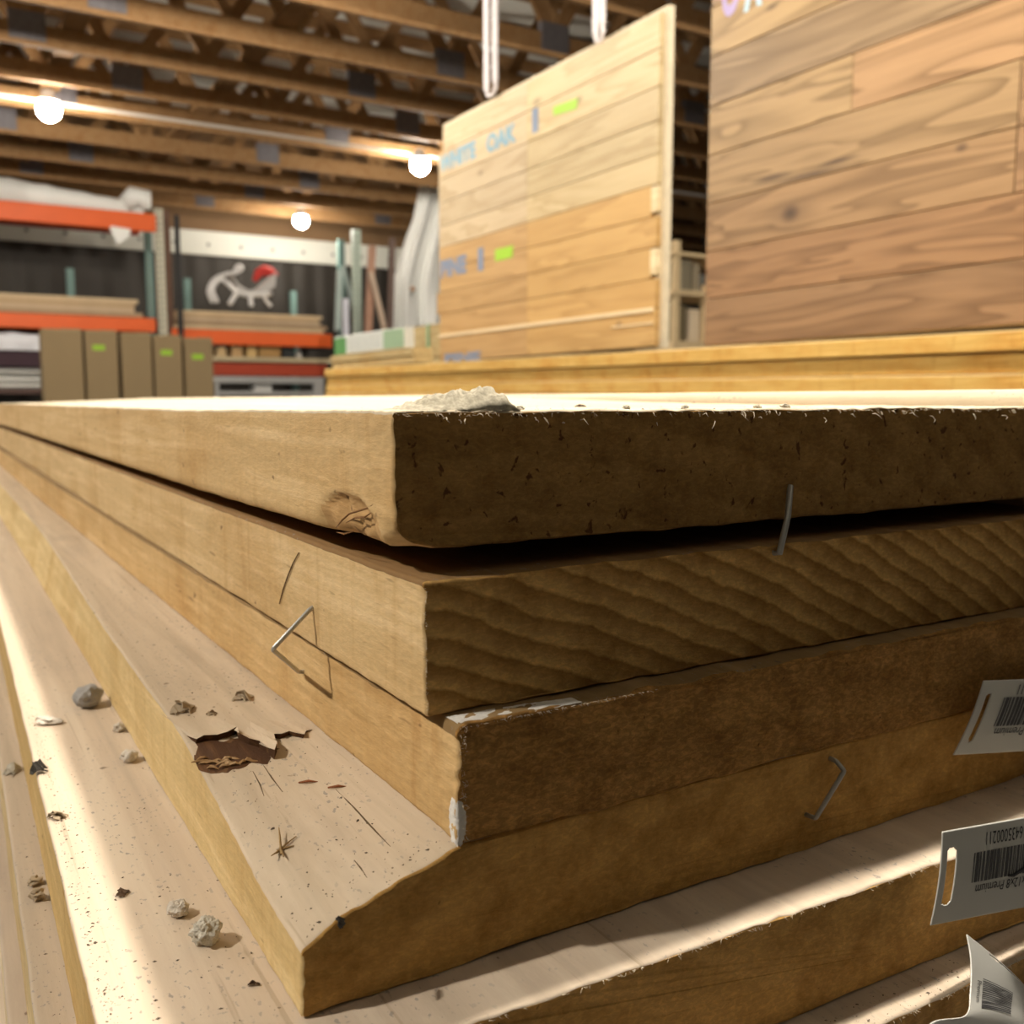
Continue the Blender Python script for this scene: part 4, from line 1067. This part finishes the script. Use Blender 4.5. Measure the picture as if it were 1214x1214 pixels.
# sleigh ornament
ys3 = YR + .1; e = empty('sleigh_ornament', tuple(onY(290, 362, ys3)), 'white scrolled sleigh ornament with a red top on the right rack', 'ornament')
silver = plain('white glitter metal', (.78, .77, .76), .35, .2, .1, 40); red = plain('red velvet', (.60, .05, .04), .7)
def tb(name, P, rad, mat=silver, dy=0.0):
    pts = [onY(a, b, ys3 + dy) for a, b in P]; out = [crm(pts, i / 24) for i in range(25)]
    m = MB(); m.tube(out, rad, 8); return m.build(name, mat, e, smooth=True)
for d in (0, .22):
    tb('runner_scroll', [(252, 359), (247, 345), (254, 331), (268, 325), (280, 323), (287, 318), (282, 315), (278, 321)], .022, silver, d)
    tb('runner_scroll', [(258, 359), (252, 343), (261, 331), (270, 336), (281, 346), (297, 350), (322, 348)], .026, silver, d)
    tb('leg', [(281, 346), (277, 353), (272, 361)], .03, silver, d); tb('leg', [(296, 348), (297, 355), (298, 363)], .028, silver, d); tb('leg', [(311, 347), (315, 355), (321, 363)], .022, silver, d)
m = MB(); P = [(276, 326), (283, 337), (294, 344), (306, 343), (316, 334), (328, 323), (326, 340), (314, 349), (296, 349), (284, 345)]
v = [onY(*q, ys3) for q in P] + [onY(*q, ys3) + Vector((0, .24, 0)) for q in P]; k = len(P)
m.add(v, [tuple(range(k))[::-1], tuple(range(k, 2*k))] + [(i, (i+1) % k, k + (i+1) % k, k + i) for i in range(k)]); recalc(m.build('sleigh_body', plain('silver grey body', (.52, .50, .48), .5, .1), e))
m = MB(); c = onY(313, 326, ys3 + .1); pts = [onY(a, b, ys3 + .1) for a, b in ((302, 333), (306, 324), (314, 321), (322, 322), (329, 326))]; m.tube(pts, [.03, .055, .065, .045, .015], 10); lab(m.build('red_cushion', red, e, smooth=True), 'red velvet top')
# tall cartons
cart = plain('brown carton', (.265, .195, .105), .8, 0, .12, 3); GC = 'brown cartons standing in a row before the racks'
cl = [(49, 97, 390, 'first from the left, without sticker'), (100, 138.5, 392, 'second from the left, lime sticker highest'), (143, 179, 395, 'middle of the row, without sticker'), (182, 215, 398, 'fourth from the left, lime sticker near its top'), (218.5, 252, 401, 'rightmost of the row, lime sticker lower down')]
YC = 8.0
for i, (a, b, top, lb) in enumerate(cl):
    A_ = onY(a, top, YC); B_ = onY(b, top + 2, YC); e = empty('carton', (A_.x, YC, FLOOR), 'tall brown carton standing before the racks, ' + lb, 'carton', GC)
    m = MB(); m.box((A_.x, YC, FLOOR), (B_.x, YC + .22, A_.z)); bevel(m.build('box', cart, e), .008)
    m = MB(); cx = (A_.x + B_.x) / 2; m.box((A_.x + .004, YC + .02, A_.z), (cx - .01, YC + .2, A_.z + .006)); m.box((cx + .0, YC + .02, A_.z), (B_.x - .004, YC + .2, A_.z + .012)); m.build('flap', cart, e)
    st_ = {1: (110, 124, 409, 415), 3: (191, 204, 415, 421), 4: (228, 241, 420, 426)}.get(i)
    if st_:
        p = onY(st_[0], st_[3], YC - .003); q = onY(st_[1], st_[2], YC - .003); m = MB(); m.box((p.x, YC - .004, p.z), (q.x, YC + .001, q.z)); lab(m.build('sticker', lime, e), 'lime green sticker')
# things at the left edge under the rack
p = onY(0, 415, YR); m = MB(); x_a = onY(-60, 415, YR).x; x_b = onY(47, 415, YR).x; zz = zAl + .075
nx_, ny_ = 26, 6; zt = onY(20, 394, YR).z
for i in range(nx_ + 1):
    for j, (yy, zq) in enumerate(((YR - .06, zz), (YR - .07, zz * .5 + zt * .5), (YR - .05, zt - .02), (YR + .1, zt), (YR + .5, zt), (YR + .5, zz))):
        x = x_a + (x_b - x_a) * i / nx_; q = Vector((x * 7, j * 1.3, 0)); d = noise.noise_vector(q) * .022; m.v.append((x, yy + d.y, max(zz, zq + (d.z if 0 < j < 5 else 0))))
for i in range(nx_):
    for j in range(6): m.f.append([i*6+j, (i+1)*6+j, (i+1)*6+(j+1) % 6, i*6+(j+1) % 6]); m.m.append(0)
m.f.append(list(range(6))); m.m.append(0); m.f.append([nx_*6+j for j in range(6)][::-1]); m.m.append(0)
tag(recalc(m.build('crinkled_bag', plain('crinkled white plastic', (.72, .73, .78), .4, 0, .05, 20), None, (x_a, YR, zz))), 'crinkled white plastic bag on the dark shelf at the left edge', 'bag')
alu = plain('grey pipe', (.48, .48, .45), .4, .4, .2, 20)
pz = [(442, .05, 'uppermost grey pipe under the dark shelf at the left edge'), (449, .035, 'middle grey pipe under the dark shelf at the left edge'), (456, .03, 'lowest grey pipe under the dark shelf at the left edge')]
rk = MB(); za = onY(20, 461, YR).z; rk.box((x_a, YR - .02, za - .05), (onY(180, 460, YR).x, YR + .6, za)); tag(rk.build('low_shelf', plain('dark low shelf', (.10, .06, .05), .7), None, (x_a, YR, za)), 'dark low shelf holding grey pipes at the left edge', 'shelf')
zc = za
for i, (py, r_2, lb) in enumerate(pz[::-1]):
    m = MB(); zc += r_2; m.tube([(x_a, YR + .1, zc), (x_b, YR + .1, zc)], r_2, 12); zc += r_2
    tag(m.build('pipe', alu, None, (x_a, YR + .1, zc)), lb, 'pipe', 'grey pipes at the left edge')
# things on the right rack's shelf
zz = zsh + .03; its = [('wood_block', 258, 268, 411, (.58, .42, .22), 'small tan wood block at the left end of the shelf, beside the cartons'), ('wood_block', 275, 287, 406, (.52, .34, .16), 'taller tan wood block second on the shelf'), ('wood_block', 293, 304, 404, (.60, .42, .18), 'slanted yellow wood block third on the shelf'),
       ('cardboard_box', 306, 333, 407, (.42, .25, .09), 'open cardboard box in the middle of the shelf'), ('plastic_bin', 334, 349, 409, (.03, .035, .035), 'black bin on the shelf right of the cardboard box'), ('plastic_jug', 353, 361, 414, (.62, .60, .55), 'white jug on the shelf beside the black bin'), ('plastic_bin', 364, 384, 412, (.045, .04, .035), 'dark wide bin at the right end of the shelf')]
for (nm, a, b, top, col, lb) in its:
    A_ = onY(a, top, YR + .05); B_ = onY(b, top, YR + .05); e = empty(nm, (A_.x, YR + .05, zz), lb, nm.split('_')[-1]); m = MB(); mt = plain(nm + lb[-5:], col, .6, 0, .15, 10)
    h_ = A_.z - zz
    if nm == 'plastic_jug':
        c = (A_.x + B_.x) / 2; w = (B_.x - A_.x) / 2; m.tube([(c, YR + .15, zz), (c, YR + .15, zz + h_ * .6), (c, YR + .15, zz + h_ * .8), (c, YR + .15, zz + h_)], [w, w, w * .5, w * .35], 14); m.build('body', mt, e, smooth=True)
        m = MB(); m.tube([(c, YR + .15, zz + h_), (c, YR + .15, zz + h_ * 1.12)], w * .38, 10); m.build('cap', mt, e)
    elif nm == 'wood_block':
        m.box((A_.x, YR + .05, zz), (B_.x, YR + .3, A_.z)); bevel(m.build('block', mt, e), .008)
    else:
        t = .012; x0_, x1_, y0_, y1_ = A_.x, B_.x, YR + .05, YR + .35
        for bx in (((x0_, y0_, zz), (x1_, y1_, zz + t)), ((x0_, y0_, zz), (x1_, y0_ + t, A_.z)), ((x0_, y1_ - t, zz), (x1_, y1_, A_.z)), ((x0_, y0_, zz), (x0_ + t, y1_, A_.z)), ((x1_ - t, y0_, zz), (x1_, y1_, A_.z))): m.box(*bx)
        m.build('body', mt, e)
        m = MB(); m.box((x0_ - .01, y0_ - .012, A_.z - .02), (x1_ + .01, y0_, A_.z + .006)); m.build('rim', mt if nm != 'cardboard_box' else plain('pale carton flap', (.68, .56, .38), .7), e)
# grey metal bench under it
e = empty('metal_cart', tuple(onY(320, 465, YR)[:2]) + (FLOOR,), 'grey metal cart under the red beam of the right rack', 'cart'); gmt = plain('grey painted metal', (.42, .42, .41), .4, .3, .1, 10)
a = onY(253, 448, YR - .3); b = onY(384, 453, YR - .3); 
m = MB(); m.box((a.x, YR - .3, a.z - .05), (b.x, YR + .3, a.z + .02)); m.build('top_tray', gmt, e)
zl_ = onY(320, 464, YR - .3).z; m = MB(); m.box((a.x + .03, YR - .28, zl_ - .04), (b.x, YR + .3, zl_)); m.build('lower_tray', gmt, e)
for x in (a.x + .02, b.x - .12):
    m = MB(); m.box((x, YR - .29, FLOOR), (x + (.04 if x < b.x - .2 else .12), YR - .24, a.z - .05)); m.build('leg', gmt, e)
p = onY(312, 459, YR - .2); m = MB(); m.box((p.x - .1, YR - .2, zl_), (p.x + .1, YR, p.z + .04)); tag(m.build('paper_pack', plain('white paper', (.7, .7, .68), .6), None, (p.x, YR - .2, zl_)), 'white packet on the lower tray of the metal cart', 'packet')

# ------------------------------------------------------------------ shelf seen through the gap between the panels
YG = 5.0; pine = plain('pale shelf pine', (.60, .46, .27), .7, 0, .15, 8)
def G(px, py, y=YG): return onY(px, py, y)
e = empty('wooden_shelf', tuple(G(820, 470)[:2]) + (FLOOR,), 'pale wooden shelf seen in the gap between the two panels', 'shelf')
p = G(806, 285); m = MB(); m.box((p.x - .03, YG, FLOOR), (p.x + .01, YG + .04, p.z)); m.build('post', pine, e)
p2 = G(838, 338); m = MB(); m.box((p2.x - .02, YG, FLOOR), (p2.x + .015, YG + .04, p2.z)); m.build('post', pine, e)
for nm, pya, dz in (('rail', 298, .022), ('shelf_board', 343, .035), ('shelf_board', 404, .06)):
    a = G(800, pya); m = MB(); m.box((a.x - .02, YG - .01, a.z - dz), (a.x + .75, YG + .4, a.z)); m.build(nm, pine, e)
zz1 = G(800, 404).z; zz2 = G(800, 343).z
for nm, pa_, pb_, top, zb2, col, lb in (('carton', 817, 832, 366, zz1, (.66, .55, .40), 'pale carton on the lower board of the shelf in the gap'), ('dark_box', 804, 814, 362, zz1, (.14, .11, .06), 'dark box left of the pale carton in the gap shelf'),
        ('grey_box', 809, 820, 308, zz2, (.22, .19, .13), 'left olive box on the upper board of the shelf in the gap'), ('grey_box', 822, 830, 312, zz2, (.30, .25, .17), 'right olive box on the upper board of the shelf in the gap')):
    a = G(pa_, top, YG + .05); b = G(pb_, top, YG + .05); m = MB(); m.box((a.x, YG + .05, zb2), (b.x, YG + .3, a.z)); bevel(m.build(nm, plain(nm + lb[:5], col, .7), None, (a.x, YG + .05, zb2)), .006)
    o = C.objects[-1]; tag(o, lb, 'box')

# ------------------------------------------------------------------ camera, world, view
cam = bpy.data.cameras.new('camera'); co = bpy.data.objects.new('camera', cam); C.objects.link(co)
cam.sensor_width = 36.; cam.lens = F / 1214 * 36; cam.clip_start = .01; cam.clip_end = 100
co.matrix_world = Matrix((( RT.x, UP.x, -FW.x, 0), (RT.y, UP.y, -FW.y, 0), (RT.z, UP.z, -FW.z, 0), (0, 0, 0, 1)))
cam.dof.use_dof = True; cam.dof.focus_distance = .33; cam.dof.aperture_fstop = 16.
sc.camera = co
w = bpy.data.worlds.new('world'); sc.world = w; w.use_nodes = True
bgn = w.node_tree.nodes['Background']; bgn.inputs[0].default_value = (1., .88, .72, 1); bgn.inputs[1].default_value = WORLD
sc.view_settings.view_transform = 'Standard'; sc.view_settings.look = 'None'; sc.view_settings.exposure = EXPO; sc.view_settings.gamma = 1
sc.view_settings.use_curve_mapping = False
